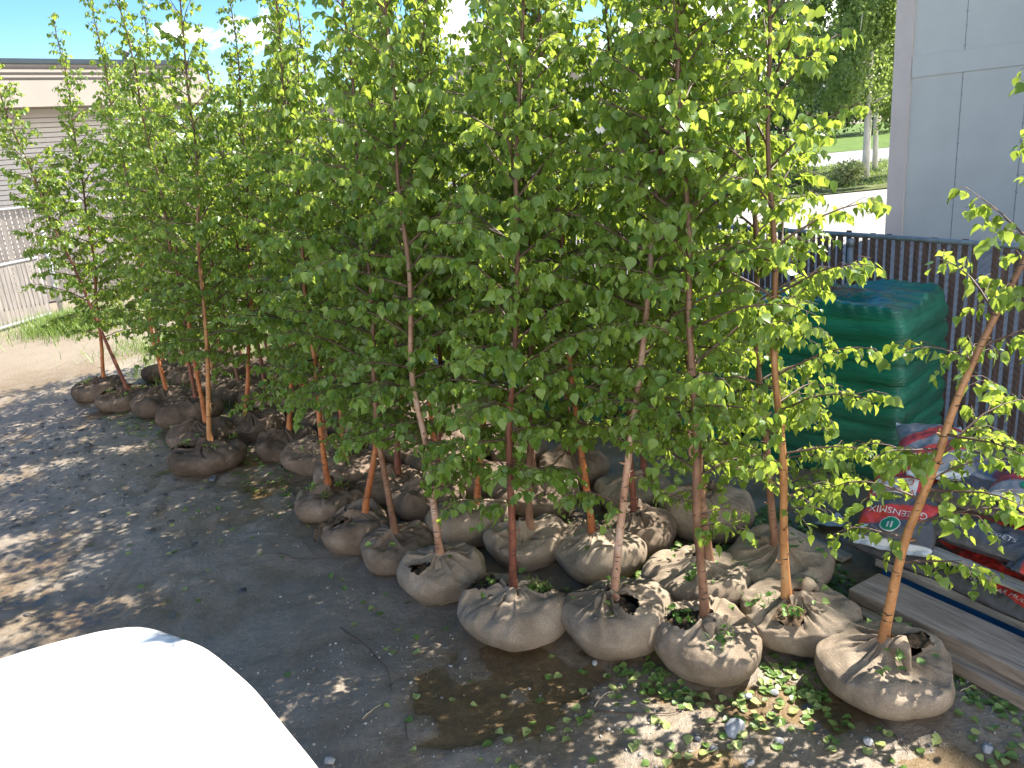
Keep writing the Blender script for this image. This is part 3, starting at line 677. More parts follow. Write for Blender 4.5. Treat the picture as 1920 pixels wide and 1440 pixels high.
for i, ((x, y), pix, H, bk, bl, (rx, ry, hb), lab) in enumerate(HERO):
    path, dx = px_path(x, y, pix, H, hb)
    leany = g0.normal(0, 0.02)
    hb *= 0.92
    root = thing('birch_sapling', lab, 'tree', (x, y, float(height(np.array(x), np.array(y))) - 0.012), 0, G_TREES)
    hz = hb * 1.10
    pth = lambda h, path=path, dx=dx, ly=leany, hz=hz: path(h) + np.array([dx, ly * h, hz])
    lowb = []
    if i in (1, 8): lowb = [(0.52, -0.6, 0.24), (0.64, 2.2, 0.25), (0.58, 0.3, 0.28)]
    if i == 0: lowb = [(0.42, -0.35, 0.45), (0.62, -0.2, 0.60), (0.75, 2.6, 0.5), (0.55, 2.9, 0.35), (0.8, -0.9, 0.5), (0.95, 0.2, 0.6), (1.0, 3.3, 0.4)]
    if i == 9: lowb = [(0.35, 0.1, 0.55), (0.55, -0.2, 0.5), (0.5, 3.3, 0.35)]
    if i in (2, 3, 6, 12): lowb = [(0.55, 3.3, 0.4), (0.7, -0.4, 0.35)]
    if i == 23: lowb = [(0.35, 3.6, 0.6)]
    if i in (4, 13): lowb = [(0.6, -1.2, 0.4)]
    r0 = 0.024 if i not in (0, 1) else 0.025
    (tv, tf), (bv, bf), (lv, lt, lq) = gen_tree(100 + i, pth, H, r0, h0={0: 0.8, 8: 0.8, 9: 0.75, 1: 0.70, 2: 0.8}.get(i, 0.62), spread=0.58 if i != 0 else 0.46, nb={0: 26, 8: 44, 9: 44, 1: 50}.get(i, 64), dens={0: 1.2, 8: 1.2, 9: 1.2, 1: 1.3, 2: 1.4, 10: 1.4, 14: 1.3}.get(i, 1.5),
                                              leaf=0.055 if i < 16 else 0.050, low=lowb)
    tr_o = obj('trunk', npmesh('trunk', tv, [tf]), M[bk], root)
    obj('branches', npmesh('branches', bv, [bf]), M['twig'], root)
    obj('crown', npmesh('crown', lv, [lt, lq]), M['leaf'], root)
    me, soils = make_ball('root_ball', 300 + i, rx, ry, hb, patch_for(i), KNOT.get(i, (g0.uniform(0, 6.28), 0.06, 0.024) if i % 2 else None), tilt=g0.normal(0, 0.03))
    bo = obj('root_ball', me, M[bl], root)
    for sm in soils: obj('soil_patch', sm, M['soil'], bo)
    if i in (1, 2, 3, 7, 8, 10, 13, 16, 18, 19):
        sp_ = [(math.cos(a) * q * rx, math.sin(a) * q * ry, hb * np.interp(q, [0.2, 0.5, 0.8], [1.0, 0.94, 0.80]), 0.055) for a, q in
               [(pa + g0.normal(0, 0.3), pr) for pa, pr, _, _ in patch_for(i)] + [(g0.uniform(0, 6.28), g0.uniform(0.4, 0.75)) for _ in range(3)]]
        for q_, s_ in enumerate(sp_): obj('weed_tuft', sprig_mesh(500 + i * 7 + q_, [s_], 14, 0.45 if i < 12 else 0.2), M['weed'] if i in (1, 8, 10) else M['grass'], root)
# rows behind: a few trees built once, then copied with their parts
protos = []
for k in range(7):
    g = np.random.default_rng(900 + k); H = g.uniform(3.9, 4.6); lx, ly = g.normal(0, 0.03, 2); hb = 0.27
    pth = lambda h, lx=lx, ly=ly: np.array([lx * h + 0.02 * math.sin(h * 1.7 + lx * 90), ly * h, h + 0.29])
    protos.append((gen_tree(950 + k, pth, H, 0.024, h0=0.62, spread=0.58, nb=52, leaf=0.052, dens=1.2), make_ball('root_ball', 980 + k, 0.31, 0.30, hb, [], None)[0], BRK[k % 5]))
first = {}
g = np.random.default_rng(5)
for j, (x, y) in enumerate(BACK):
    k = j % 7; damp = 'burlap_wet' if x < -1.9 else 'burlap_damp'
    left = x < -1.9
    lab = ('birch on a dark wet ball among the rear rows at left behind the forward pair' if left else 'birch among the rear middle rows in front of the green wrapped pallets')
    if k not in first:
        T_, bme, bkn = protos[k]
        (tv, tf), (bv, bf), (lv, lt, lq) = T_
        first[k] = (npmesh('trunk', tv, [tf]), npmesh('branches', bv, [bf]), npmesh('crown', lv, [lt, lq]), bme)
        first[k][0].materials.append(M[bkn]); first[k][1].materials.append(M['twig']); first[k][2].materials.append(M['leaf']); bme.materials.append(M['burlap_damp'])
    root = thing('birch_sapling', lab, 'tree', (x + g.normal(0, 0.03), y + g.normal(0, 0.03), -0.01), g.uniform(0, 6.28), G_TREES)
    sc = g.uniform(0.93, 1.06); root.scale = (sc, sc, sc * g.uniform(0.90, 1.0) * (0.95 if left else 1.0))
    for nm, me in zip(('trunk', 'branches', 'crown', 'root_ball'), first[k]):
        o = bpy.data.objects.new(nm, me); COL.objects.link(o); o.parent = root
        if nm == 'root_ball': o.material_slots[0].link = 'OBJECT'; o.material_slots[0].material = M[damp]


# ------------------------------------------------------------------ yard fences
M['galv_blue'] = simple('weathered_blue_grey_pipe', (0.16, 0.205, 0.235), 0.5, 0.25, 12, metal=0.2)
M['wire'] = simple('fence_wire', (0.16, 0.16, 0.16), 0.5, 0.2, 20, metal=0.6)
M['slat_brown'] = simple('red_brown_fence_slat', (0.105, 0.066, 0.054), 0.85, 0.45, 5, 0.3, 50, stretch=(6, 6, 0.6))
M['slat_grey'] = simple('silvered_fence_slat', (0.27, 0.245, 0.225), 0.85, 0.30, 5, 0.3, 50, stretch=(6, 6, 0.6))
M['galv'] = simple('galvanised_pipe', (0.42, 0.44, 0.46), 0.45, 0.1, 15, metal=0.5)

def chain_fence(name, label, A, B, h, slat_w, gap, slat_m, pipe_m, post_every, pipe_r=0.024, seed=1, wires=True, gaps=(), bottom=False, poke=True, start_post=True):
    """slatted chain link fence from A to B (xy)"""
    g = np.random.default_rng(seed)
    A = np.array([*A, 0.0]); B = np.array([*B, 0.0]); L = np.linalg.norm(B - A); d = (B - A) / L; nrm = np.array([-d[1], d[0], 0])
    ang = math.atan2(d[1], d[0])
    root = thing(name, label, 'fence', tuple(A), ang)
    X = lambda u, v, z: (u, v, z)
    mb = MB(); mb.tube([X(0, 0, h), X(L * 0.33, 0, h + 0.008), X(L * 0.66, 0, h - 0.006), X(L, 0, h)], pipe_r, 10); obj('top_rail', mb.mesh('top_rail', True), pipe_m, root)
    if bottom:
        mb = MB(); mb.tube([X(0, 0, 0.08), X(L, 0, 0.08)], pipe_r, 10); obj('bottom_rail', mb.mesh('bottom_rail', True), pipe_m, root)
    u = 0.0 if start_post else post_every
    while u <= L + 0.01:
        mb = MB(); mb.tube([X(u, 0.05, -0.1), X(u, 0.05, h - 0.05)], pipe_r * 1.25, 12); mb.tube([X(u, 0.05, h - 0.09), X(u, 0.05, h - 0.02)], pipe_r * 1.5, 12)
        obj('post', mb.mesh('post', True), pipe_m, root); u += post_every
    mb = MB(); u = 0.03; k = 0
    while u < L - 0.03:
        w = slat_w * g.uniform(0.9, 1.05); top = h + (g.choice([0.0, 0.035, 0.05, -0.02]) if poke else -0.03) * g.uniform(0.3, 1)
        if k in gaps: top = h * 0.86
        z0 = 0.11 if bottom else 0.04
        if top > h - 0.02 and not poke: top = h - 0.03
        mb.box((u + w / 2, g.normal(0, 0.002), (z0 + top) / 2), (w, 0.006, top - z0), rotz(g.normal(0, 0.05)))
        u += w + gap * g.uniform(0.7, 1.3); k += 1
    obj('slats', mb.mesh('slats'), slat_m, root)
    if wires:
        mb = MB(); s = 0.062; u = -h
        while u < L:
            for sg, off in ((1, 0.011), (-1, -0.011)):
                u0, u1 = (u, u + h) if sg > 0 else (u + h, u)
                a = np.array([u0, off, 0.05]); b = np.array([u1, off, h]); dv = b - a
                ts = sorted([(0 - a[0]) / dv[0], (L - a[0]) / dv[0]]); t0, t1 = max(0, ts[0]), min(1, ts[1])
                if t1 > t0 + 0.02: mb.tube([a + dv * t0, a + dv * t1], 0.0016, 4, cap=False)
            u += s * 1.0
        obj('chain_link', mb.mesh('chain_link'), M['wire'], root)
    return root
FD = np.array([-0.475, 0.88]); FD /= np.linalg.norm(FD)
F0 = np.array([3.90, 6.07])
chain_fence('chain_link_fence', 'chain link fence woven with red brown slats behind the green wrapped pallets', F0 - FD * 2.6, F0 + FD * 9.4, 1.70, 0.054, 0.030, M['slat_brown'], M['galv_blue'], 4.0, 0.022, 3, gaps=(24, 33))
# gate and boundary fence at far left
GA = np.array([-10.05, 15.45]); GD = np.array([0.22, 0.975]); GD /= np.linalg.norm(GD)
gt_z = 1.27
chain_fence('yard_gate', 'galvanised pipe gate filled with pale silvered slats at far left', GA - GD * 2.6, GA + GD * 1.65, gt_z, 0.085, 0.03, M['slat_grey'], M['galv'], 4.25, 0.030, 6, wires=True, bottom=True, poke=False)
chain_fence('boundary_fence', 'tall pale slatted fence running behind the galvanised gate', (-19.9, 12.0), (-6.6, 22.2), 2.25, 0.11, 0.014, M['slat_grey'], M['galv'], 3.0, 0.035, 8, wires=False, poke=False)
mb = MB(); pz = GA + GD * 1.95
mb.tube([(0, 0, -0.1), (0, 0, 1.75)], 0.055, 14); mb.tube([(0, 0, 1.75), (0, 0, 1.80)], [0.07, 0.03], 14); mb.box((0.02, -0.07, 0.6), (0.03, 0.06, 0.10)); mb.box((0.02, -0.07, 1.1), (0.03, 0.06, 0.10))
o = obj('gate_post', mb.mesh('gate_post', True), M['galv']); o.location = (pz[0], pz[1], 0)
tag(o, 'grey metal gate post with hinge lugs right of the galvanised gate', 'post')

# ------------------------------------------------------------------ green wrapped pallets
def wrap_mat():
    m, t, b = mat('green_stretch_wrap')
    c = N(t, 'ShaderNodeTexCoord'); ov = c.outputs['Object']
    st = noise(t, 9, 5, 0.6, vec=ov, stretch=(0.5, 0.5, 9))
    LK(t, ramp(t, noise(t, 3, 4, vec=ov, stretch=(0.6, 0.6, 3)), [(0.3, (0.002, 0.070, 0.038)), (0.55, (0.004, 0.125, 0.070)), (0.8, (0.015, 0.20, 0.12))]), b.inputs['Base Color'])
    b.inputs['Roughness'].default_value = 0.22; b.inputs['Specular IOR Level'].default_value = 0.7
    bump(t, b, math_n(t, 'ADD', st, math_n(t, 'MULTIPLY', noise(t, 30, 4, vec=ov, stretch=(0.5, 0.5, 6)), 0.6)), 0.75, 0.02)
    return m
M['wrap'] = wrap_mat()
M['debris'] = simple('dead_grass_debris', (0.11, 0.085, 0.06), 0.9, 0.4, 20)
def wrapped_pallet(name, label, near, u, v, lu, lv, h, seed, layers=8, group=None):
    g = np.random.default_rng(seed); sn = Sines(seed, 3, 18, 2.5, 12, 0.9); sf = Sines(seed + 1, 3, 24, 8, 60, 0.8)
    cen = np.array(near) + np.array(u) * lu / 2 + np.array(v) * lv / 2
    root = thing(name, label, 'wrapped pallet', (cen[0], cen[1], 0), math.atan2(u[1], u[0]), group)
    n, mz = 220, 150; th = np.arange(n) * 2 * np.pi / n
    e = 0.11; cx = np.sign(np.cos(th)) * np.abs(np.cos(th)) ** e; cy = np.sign(np.sin(th)) * np.abs(np.sin(th)) ** e
    # even spacing round the rounded rectangle
    fine = np.linspace(0, 2 * np.pi, 6000); fx = np.sign(np.cos(fine)) * np.abs(np.cos(fine)) ** e * lu / 2; fy = np.sign(np.sin(fine)) * np.abs(np.sin(fine)) ** e * lv / 2
    ar = np.concatenate([[0], np.cumsum(np.hypot(np.diff(fx), np.diff(fy)))]); q = np.linspace(0, ar[-1], n, endpoint=False)
    cx = np.interp(q, ar, fx); cy = np.interp(q, ar, fy)
    s = np.linspace(0, 1, mz)
    zz = np.where(s < 0.62, s / 0.62 * h * 0.93, h * 0.93 + h * 0.07 * np.sin(np.clip((s - 0.62) / 0.14, 0, 1) * np.pi / 2))
    shr = np.where(s < 0.62, 1.0, np.where(s < 0.76, 1 - 0.09 * (1 - np.cos(np.clip((s - 0.62) / 0.14, 0, 1) * np.pi / 2)), 0.91 * (1 - (np.clip((s - 0.76) / 0.24, 0, 1)))))
    CX, SH = np.meshgrid(cx, shr, indexing='ij'); CY, Z = np.meshgrid(cy, zz, indexing='ij'); _, S = np.meshgrid(cx, s, indexing='ij')
    lay = np.abs(np.sin(np.pi * Z / (h * 0.93) * layers)) ** 0.32
    side = sstep(0.66, 0.58, S)
    P = np.stack([CX * SH, CY * SH, Z], -1).reshape(-1, 3)
    bul = 1 + (0.075 * lay - 0.060) * side + 0.018 * sn(P).reshape(Z.shape) * side + 0.05 * np.sin(np.pi * Z / h) * side
    X = CX * SH * bul; Y = CY * SH * bul
    top = sstep(0.60, 0.78, S); P = np.stack([X, Y, Z * 0], -1).reshape(-1, 3)
    Z2 = Z + top * (0.026 * sn(P * 1.1).reshape(Z.shape) + 0.012 * sf(P * np.array([0.5, 1.6, 1])).reshape(Z.shape)) - 0.06 * top * np.exp(-((X - 0.1) ** 2 + (Y + 0.1) ** 2) / 0.05)
    rg = np.exp(-((X * 0.3 + Y * 1.0 - 0.06 * np.sin(X * 7)) / 0.06) ** 2) * sstep(0.7, 0.85, S) * sstep(-0.3, 0.2, X + 0.25)
    Z2 = Z2 + 0.05 * rg
    # long stretch creases pulled across the shoulders
    Z2 += 0.010 * np.sin(CX * 60 + CY * 25 + 3 * np.sin(CY * 9)) * np.exp(-((S - 0.7) / 0.07) ** 2)
    me = npmesh('plastic_wrap', np.stack([X, Y, Z2], -1).reshape(-1, 3), [grid_faces(n, mz, True)])
    obj('plastic_wrap', me, M['wrap'], root)
    mb = MB()
    for yy in (-lv / 2 + 0.07, 0, lv / 2 - 0.07): mb.box((0, yy, 0.045), (lu * 0.97, 0.09, 0.09), bev=0.004)
    obj('pallet_base', mb.mesh('pallet_base'), M['slat_grey'], root)
    return root, cen
PU = np.array([-0.70, 0.714]); PV = np.array([0.75, 0.66])
PU /= np.linalg.norm(PU); PV = np.array([PU[1], -PU[0]])
GP = 'green wrapped pallets along the fence'
w1, c1 = wrapped_pallet('wrapped_pallet', 'green stretch wrapped pallet at right, largest and fully visible below the fence rail', (2.84, 5.56), PU, PV, 1.25, 0.98, 1.39, 41, 8, GP)
wrapped_pallet('wrapped_pallet', 'middle green wrapped pallet half hidden behind the birch stems', np.array([2.80, 5.5]) + PU * 1.42, PU, PV, 1.2, 1.0, 1.28, 43, 7, GP)
wrapped_pallet('wrapped_pallet', 'farthest green wrapped pallet glimpsed between the rear birch stems', np.array([2.80, 5.5]) + PU * 2.8, PU, PV, 1.2, 1.0, 1.3, 44, 8, GP)
g = np.random.default_rng(3); mb = MB()
for _ in range(420):
    a = np.array([g.normal(0, 0.20), g.normal(0, 0.075), 0.0]); az = g.normal(0.2, 0.9); L = g.uniform(0.04, 0.16)
    d = np.array([math.cos(az), math.sin(az), g.normal(0, 0.25)]) * L; z = g.uniform(0.0, 0.05) * math.exp(-(a[1] / 0.08) ** 2)
    mb.tube([a + [0, 0, z], a + d * 0.5 + [0, 0, z + 0.012], a + d + [0, 0, z]], 0.0014, 3, cap=False)
o = obj('dead_grass_clump', mb.mesh('dead_grass_clump'), M['debris']); o.location = (c1[0] - 0.12, c1[1] + 0.15, 1.385); o.rotation_euler = (0, 0, math.atan2(PU[1], PU[0]))
tag(o, 'dry dead grass lying on top of the right green wrapped pallet', 'dead grass', kind='stuff')

# ------------------------------------------------------------------ timbers, pallet and bags of mulch
E1 = np.array([0.50, -0.866]); E2 = np.array([0.866, 0.50]); AE = math.atan2(E1[1], E1[0])
def wv(w, v): return E1 * w + E2 * v
def wood_mat(name, c0, c1, grain=(1.4, 13, 13)):
    m, t, b = mat(name)
    n = noise(t, 3, 6, 0.62, stretch=grain)
    base = ramp(t, n, [(0.28, tuple(q * 0.55 for q in c0)), (0.45, c0), (0.72, c1)])
    LK(t, mixc(t, 0.35, base, mixc(t, noise(t, 5, 4), (0.2, 0.2, 0.2), (0.85, 0.84, 0.82)), 'OVERLAY'), b.inputs['Base Color'])
    b.inputs['Roughness'].default_value = 0.85; b.inputs['Specular IOR Level'].default_value = 0.2
    bump(t, b, n, 0.55, 0.01); return m
M['timber'] = wood_mat('weathered_timber', (0.22, 0.175, 0.14), (0.33, 0.275, 0.225))
M['board'] = wood_mat('grey_pallet_board', (0.24, 0.225, 0.20), (0.36, 0.345, 0.31))
M['blue_paint'] = simple('blue_painted_wood', (0.008, 0.11, 0.34), 0.5, 0.3, 8, 0.3, 60, stretch=(1, 8, 8))
M['end_grain'] = simple('end_grain', (0.25, 0.19, 0.13), 0.9, 0.3, 30)
def beam(name, label, w0, w1, v0, v1, z0, z1, m, cat='timber', bev=0.008, seed=0):
    n = 60; g = Sines(seed, 1, 10, 2, 20, 0.8); L = w1 - w0
    us = np.linspace(-L / 2, L / 2, n); hw = (v1 - v0) / 2; hh = (z1 - z0) / 2; b = bev
    prof = np.array([[-hw, -hh + b], [-hw, hh - b], [-hw + b * .3, hh - b * .3], [-hw + b, hh], [hw - b, hh], [hw - b * .3, hh - b * .3], [hw, hh - b], [hw, -hh + b], [hw - b, -hh], [-hw + b, -hh]])
    V = np.zeros((n, len(prof), 3)); V[:, :, 0] = us[:, None]; V[:, :, 1] = prof[None, :, 0]; V[:, :, 2] = prof[None, :, 1]
    V[:, 2:7, 2] += 0.003 * g(us[:, None])[:, None]; V[:, :4, 1] += 0.003 * g(us[:, None] + 3)[:, None]
    k = len(prof); i = np.arange(n - 1)[:, None] * k; j = np.arange(k)[None]; j2 = (j + 1) % k
    F = np.stack([i + j, i + j2, i + k + j2, i + k + j], -1).reshape(-1, 4)[:, ::-1]
    me = npmesh(name, V.reshape(-1, 3), [F, np.arange(k)[None], np.arange((n - 1) * k, n * k)[None, ::-1]], smooth=False)
    o = obj(name, me, m); c = wv((w0 + w1) / 2, (v0 + v1) / 2)
    o.location = (c[0], c[1], (z0 + z1) / 2); o.rotation_euler = (0, 0, AE)
    if label: tag(o, label, cat, 'weathered timbers' if cat == 'timber' else None)
    return o
beam('timber_beam', 'lower weathered grey timber lying on the mud, its edge showing under the other', -2.50, 0.1, 3.55, 3.83, 0.0, 0.075, M['timber'], seed=1)
beam('timber_beam', 'upper weathered grey brown timber with a long crack, laid on the lower one', -2.58, 0.2, 3.62, 3.90, 0.077, 0.152, M['timber'], seed=2)
# blue pallet
PW0, PV0 = -2.68, 4.07
root = thing('blue_pallet', 'blue painted pallet with grey deck boards under the mulch bags', 'pallet', tuple(wv(PW0 + 0.6, PV0 + 0.5)) + (0,), AE)
for yy in (-0.47, 0, 0.47):
    mb = MB(); mb.box((0, yy, 0.062), (1.2, 0.045, 0.092), bev=0.003); obj('stringer', mb.mesh('stringer'), M['blue_paint'], root)
for k in range(7):
    mb = MB(); mb.box((0, -0.47 + k * 0.157, 0.117), (1.21, 0.13, 0.018), bev=0.003); obj('deck_board', mb.mesh('deck_board'), M['board'], root)
for k in range(3):
    mb = MB(); mb.box((0, -0.45 + k * 0.45, 0.008), (1.2, 0.10, 0.016), bev=0.003); obj('bottom_board', mb.mesh('bottom_board'), M['blue_paint'], root)
beam('front_board', 'grey board standing on edge along the front of the blue pallet', -2.70, -0.9, 4.03, 4.056, 0.098, 0.175, M['board'], 'board', 0.004, 5)
beam('loose_plank', 'thin grey plank lying between the two layers of mulch bags', -2.42, -1.0, 4.02, 4.12, 0.315, 0.337, M['board'], 'plank', 0.004, 6)
beam('loose_plank', 'scrap grey plank lying on the ground at the foot of the right green wrapped pallet', -3.55, -2.95, 4.05, 4.15, 0.0, 0.02, M['board'], 'plank', 0.004, 7)

def bag_mat():
    m, t, b = mat('printed_plastic_bag')
    a = N(t, 'ShaderNodeAttribute', attribute_name='print'); 
    LK(t, mixc(t, 0.25, a.outputs['Color'], mixc(t, noise(t, 14, 5), (0.2, 0.2, 0.2), (0.9, 0.9, 0.9)), 'OVERLAY'), b.inputs['Base Color'])
    b.inputs['Roughness'].default_value = 0.34; b.inputs['Specular IOR Level'].default_value = 0.5
    bump(t, b, noise(t, 28, 5, 0.6), 0.45, 0.012); return m
M['bag'] = bag_mat()
def flat_mat(n, c, r=0.45):
    m, t, b = mat(n); b.inputs['Base Color'].default_value = (*c, 1); b.inputs['Roughness'].default_value = r; return m
M['ink_white'] = flat_mat('white_print', (0.48, 0.48, 0.48)); M['ink_red'] = flat_mat('red_print', (0.36, 0.03, 0.025)); M['ink_green'] = flat_mat('green_print', (0.0, 0.17, 0.08)); M['ink_black'] = flat_mat('black_print', (0.02, 0.02, 0.025)); M['ink_pale'] = flat_mat('pale_blue_print', (0.45, 0.55, 0.65))
RED = (0.40, 0.036, 0.028); DGR = (0.065, 0.064, 0.068); GRY = (0.21, 0.21, 0.22); LGR = (0.45, 0.46, 0.47); BRN = (0.07, 0.055, 0.045)
class Bag:
    def __init__(s, label, loc, yaw, tilt, L, Wd, H, seed, paint, pitch=0.0):
        s.L, s.W, s.H = L, Wd, H; s.sn = Sines(seed, 2, 14, 4, 16, 0.9); s.sf = Sines(seed + 1, 2, 22, 14, 70, 0.8)
        s.root = thing('mulch_bag', label, 'bag', loc, yaw, 'stacked mulch bags'); s.root.rotation_euler = (tilt, pitch, yaw)
        n, k = 96, 64; U, Vv = np.meshgrid(np.linspace(-1, 1, n), np.linspace(-1, 1, k), indexing='ij')
        x, y = s.xy(U, Vv); zt = s.top(U, Vv); zb = -0.45 * s.H * s.env(U, Vv) 
        vt = np.stack([x, y, zt], -1).reshape(-1, 3); vb = np.stack([x, y, zb - 0.0015], -1).reshape(-1, 3)
        F = grid_faces(n, k)
        me = npmesh('mulch_bag_skin', np.concatenate([vt, vb]), [F, F[:, ::-1] + n * k])
        col = np.ones((n * k, 4)); col[:, :3] = paint(U.ravel(), Vv.ravel())
        a = me.color_attributes.new('print', 'FLOAT_COLOR', 'POINT'); a.data.foreach_set('color', np.concatenate([col, col]).ravel().astype(np.float32))
        obj('skin', me, M['bag'], s.root)
    def env(s, u, v):
        return (np.clip(1 - (np.abs(u) / 0.92) ** 3.2, 0, 1)) ** 0.55 * (np.clip(1 - np.abs(v) ** 3.0, 0, 1)) ** 0.55
    def xy(s, u, v): return u * s.L / 2 * (1 - 0.03 * v * v), v * s.W / 2 * (1 - 0.05 * u * u)
    def top(s, u, v):
        P = np.stack([u * s.L, v * s.W], -1).reshape(-1, 2)
        e = s.env(u, v)
        return s.H * 0.55 * e * (1 + 0.10 * s.sn(P).reshape(np.shape(u))) + 0.0045 * s.sf(P).reshape(np.shape(u)) * (0.3 + e) + 0.012 * (np.abs(u) > 0.92) * np.sin(v * 9 + s.L * 50)
    def decal(s, me, m, name, u, v, rot=0.0, lift=0.0035):
        n = len(me.vertices); c = np.empty(n * 3); me.vertices.foreach_get('co', c); c = c.reshape(-1, 3)
        R = rotz(rot); c = c @ R.T
        uu = np.clip(u + c[:, 0] / (s.L / 2), -1, 1); vv = np.clip(v + c[:, 1] / (s.W / 2), -1, 1)
        x, y = s.xy(uu, vv); z = s.top(uu, vv) + lift
        me.vertices.foreach_set('co', np.stack([x, y, z], -1).ravel()); me.update()
        return obj(name, me, m, s.root)
    def text(s, body, size, u, v, rot, m, name='lettering', lift=0.005):
        me = text_mesh(body, size); return s.decal(me, m, name, u, v, rot, lift)
def gridplate(w, h, n=14, round_=False):
    if round_:
        r = np.linspace(0, 1, 7); a = np.arange(32) * 2 * np.pi / 32
        A, Rr = np.meshgrid(a, r, indexing='ij'); V = np.stack([np.cos(A) * Rr * w / 2, np.sin(A) * Rr * h / 2, 0 * A], -1).reshape(-1, 3)
        return npmesh('plate', V, [grid_faces(32, 7, True)])
    A, B = np.meshgrid(np.linspace(-w / 2, w / 2, n), np.linspace(-h / 2, h / 2, n), indexing='ij')
    return npmesh('plate', np.stack([A, B, 0 * A], -1).reshape(-1, 3), [grid_faces(n, n)])
def paintf(stops, base=DGR, edge=LGR, axis='u', diag=0.0, ends=0.86):
    def f(u, v):
        c = np.tile(np.array(base), (len(u), 1)); q = (u if axis == 'u' else v) + diag * (v if axis == 'u' else u)
        for a, b, col in stops: c[(q > a) & (q < b)] = col
        if edge is not None: c[u < -ends] = edge
        if edge is not None: c[u > ends] = edge
        return c
    return f
# bag with the green emblem, its print upside down to the viewer; long axis points away from the viewer
YB = math.atan2(0.79, 0.61)
b1 = Bag('grey and red mulch bag with round green emblem, its print upside down', (2.35, 4.44, 0.46), YB, 0.0, 0.80, 0.44, 0.15, 61,
         paintf([(-0.52, -0.22, RED), (0.02, 0.70, RED), (0.70, 0.9, GRY)], DGR, LGR, 'u', 0.15), pitch=-0.36)
# text reads towards the far end: up vector of print points to the viewer (-u)
UR = math.pi / 2
b1.decal(gridplate(0.118, 0.118, round_=True), M['ink_white'], 'emblem_ring', -0.62, 0.15, 0, 0.003)
b1.decal(gridplate(0.105, 0.105, round_=True), M['ink_green'], 'emblem', -0.62, 0.15, 0, 0.0045)
b1.decal(gridplate(0.05, 0.011, 6), M['ink_white'], 'emblem_mark', -0.64, 0.10, 0, 0.006); b1.decal(gridplate(0.05, 0.011, 6), M['ink_white'], 'emblem_mark', -0.64, 0.20, 0, 0.006)
b1.text('GREENSMIX', 0.062, -0.36, 0.05, UR, M['ink_white'])
b1.decal(gridplate(0.13, 0.24), M['ink_white'], 'label_panel', 0.13, 0.28, 0, 0.003)
b1.text('WESTERN', 0.050, 0.05, 0.28, UR, M['ink_red']); b1.text('CEDAR', 0.062, 0.21, 0.28, UR, M['ink_red'])
b1.decal(gridplate(0.035, 0.045, 6), M['ink_pale'], 'barcode_panel', -0.70, 0.80, 0, 0.003)
b1.text('MULCH', 0.042, 0.05, -0.72, UR + 0.0, M['ink_white'])
Y1 = AE
b2 = Bag('dark mulch bag with white cedar nuggets lettering along its side, right of the emblem bag', (2.66, 4.10, 0.415), Y1 + 0.10, 0.10, 0.72, 0.42, 0.16, 62,
         paintf([(0.0, 0.62, RED)], DGR, None, 'v'))
b2.text('CEDAR NUGGETS', 0.048, 0.0, -0.48, 0, M['ink_white'])
b3 = Bag('black and red mulch bag with oval size mark, lowest layer, jutting over the board', (2.62, 3.88, 0.215), Y1 - 0.06, 0.16, 0.74, 0.42, 0.15, 63,
         paintf([(-0.55, 0.35, RED)], DGR, None, 'v', 0.35))
b3.decal(gridplate(0.085, 0.055, round_=True), M['ink_pale'], 'size_oval', -0.42, -0.22, 0, 0.003)
b3.text('2.0', 0.044, -0.42, -0.22, 0, M['ink_black'], lift=0.0055)
b3.text('MIDWEST', 0.045, 0.05, -0.25, 0.03, M['ink_white']); b3.text('RED CEDAR MULCH', 0.042, 0.22, -0.62, 0.05, M['ink_white'])
b4 = Bag('dark flattened mulch bag with dull red lettering, lowest layer under the emblem bag', (2.34, 4.36, 0.215), Y1 + 0.04, 0.12, 0.70, 0.42, 0.15, 64,
         paintf([(0.2, 0.5, RED)], DGR, None, 'v'))
b4.text('RED CEDAR NUGGETS', 0.050, 0.0, -0.55, 0.0, M['ink_red'])
Bag('mulch bag with a white end panel, lowest layer at right', (2.93, 3.62, 0.40), Y1 + 0.2, 0.05, 0.72, 0.42, 0.15, 65, paintf([(-0.55, 0.9, LGR), (-0.8, -0.55, RED)], DGR, None, 'u'))
Bag('mulch bag lying behind the others in the lowest layer', (2.80, 4.60, 0.215), Y1, 0.0, 0.74, 0.44, 0.15, 66, paintf([(-0.4, 0.1, RED)], GRY))
b7 = Bag('brown grey torn mulch bag sagging in the third layer, above the white lettered one', (2.74, 4.28, 0.54), Y1 + 0.15, 0.06, 0.70, 0.40, 0.14, 67, paintf([(0.3, 0.7, GRY)], BRN, LGR, 'v'))
b8 = Bag('topmost mulch bag with small green square and red corner, leaning at left', (2.68, 4.74, 0.66), YB + 0.3, 0.05, 0.72, 0.42, 0.14, 68, paintf([(-0.5, -0.1, RED), (0.2, 0.5, RED)], GRY, LGR, 'u', 0.4), pitch=-0.12)
b8.decal(gridplate(0.06, 0.06, 8), M['ink_white'], 'emblem_panel', -0.55, 0.2, 0, 0.003); b8.decal(gridplate(0.05, 0.05, 8), M['ink_green'], 'emblem', -0.55, 0.2, 0, 0.0045)
b9 = Bag('topmost grey and red mulch bag with a green emblem at far right of the heap', (3.05, 4.22, 0.64), YB - 0.25, 0.0, 0.72, 0.42, 0.14, 69, paintf([(-0.3, 0.2, RED)], GRY, LGR, 'u', 0.5), pitch=-0.08)
b9.decal(gridplate(0.07, 0.07, round_=True), M['ink_green'], 'emblem', -0.62, 0.1, 0, 0.004)
Bag('grey mulch bag in the third layer behind the torn one', (3.0, 4.55, 0.50), Y1 + 0.1, 0.0, 0.74, 0.44, 0.16, 70, paintf([(0.0, 0.4, RED)], GRY))

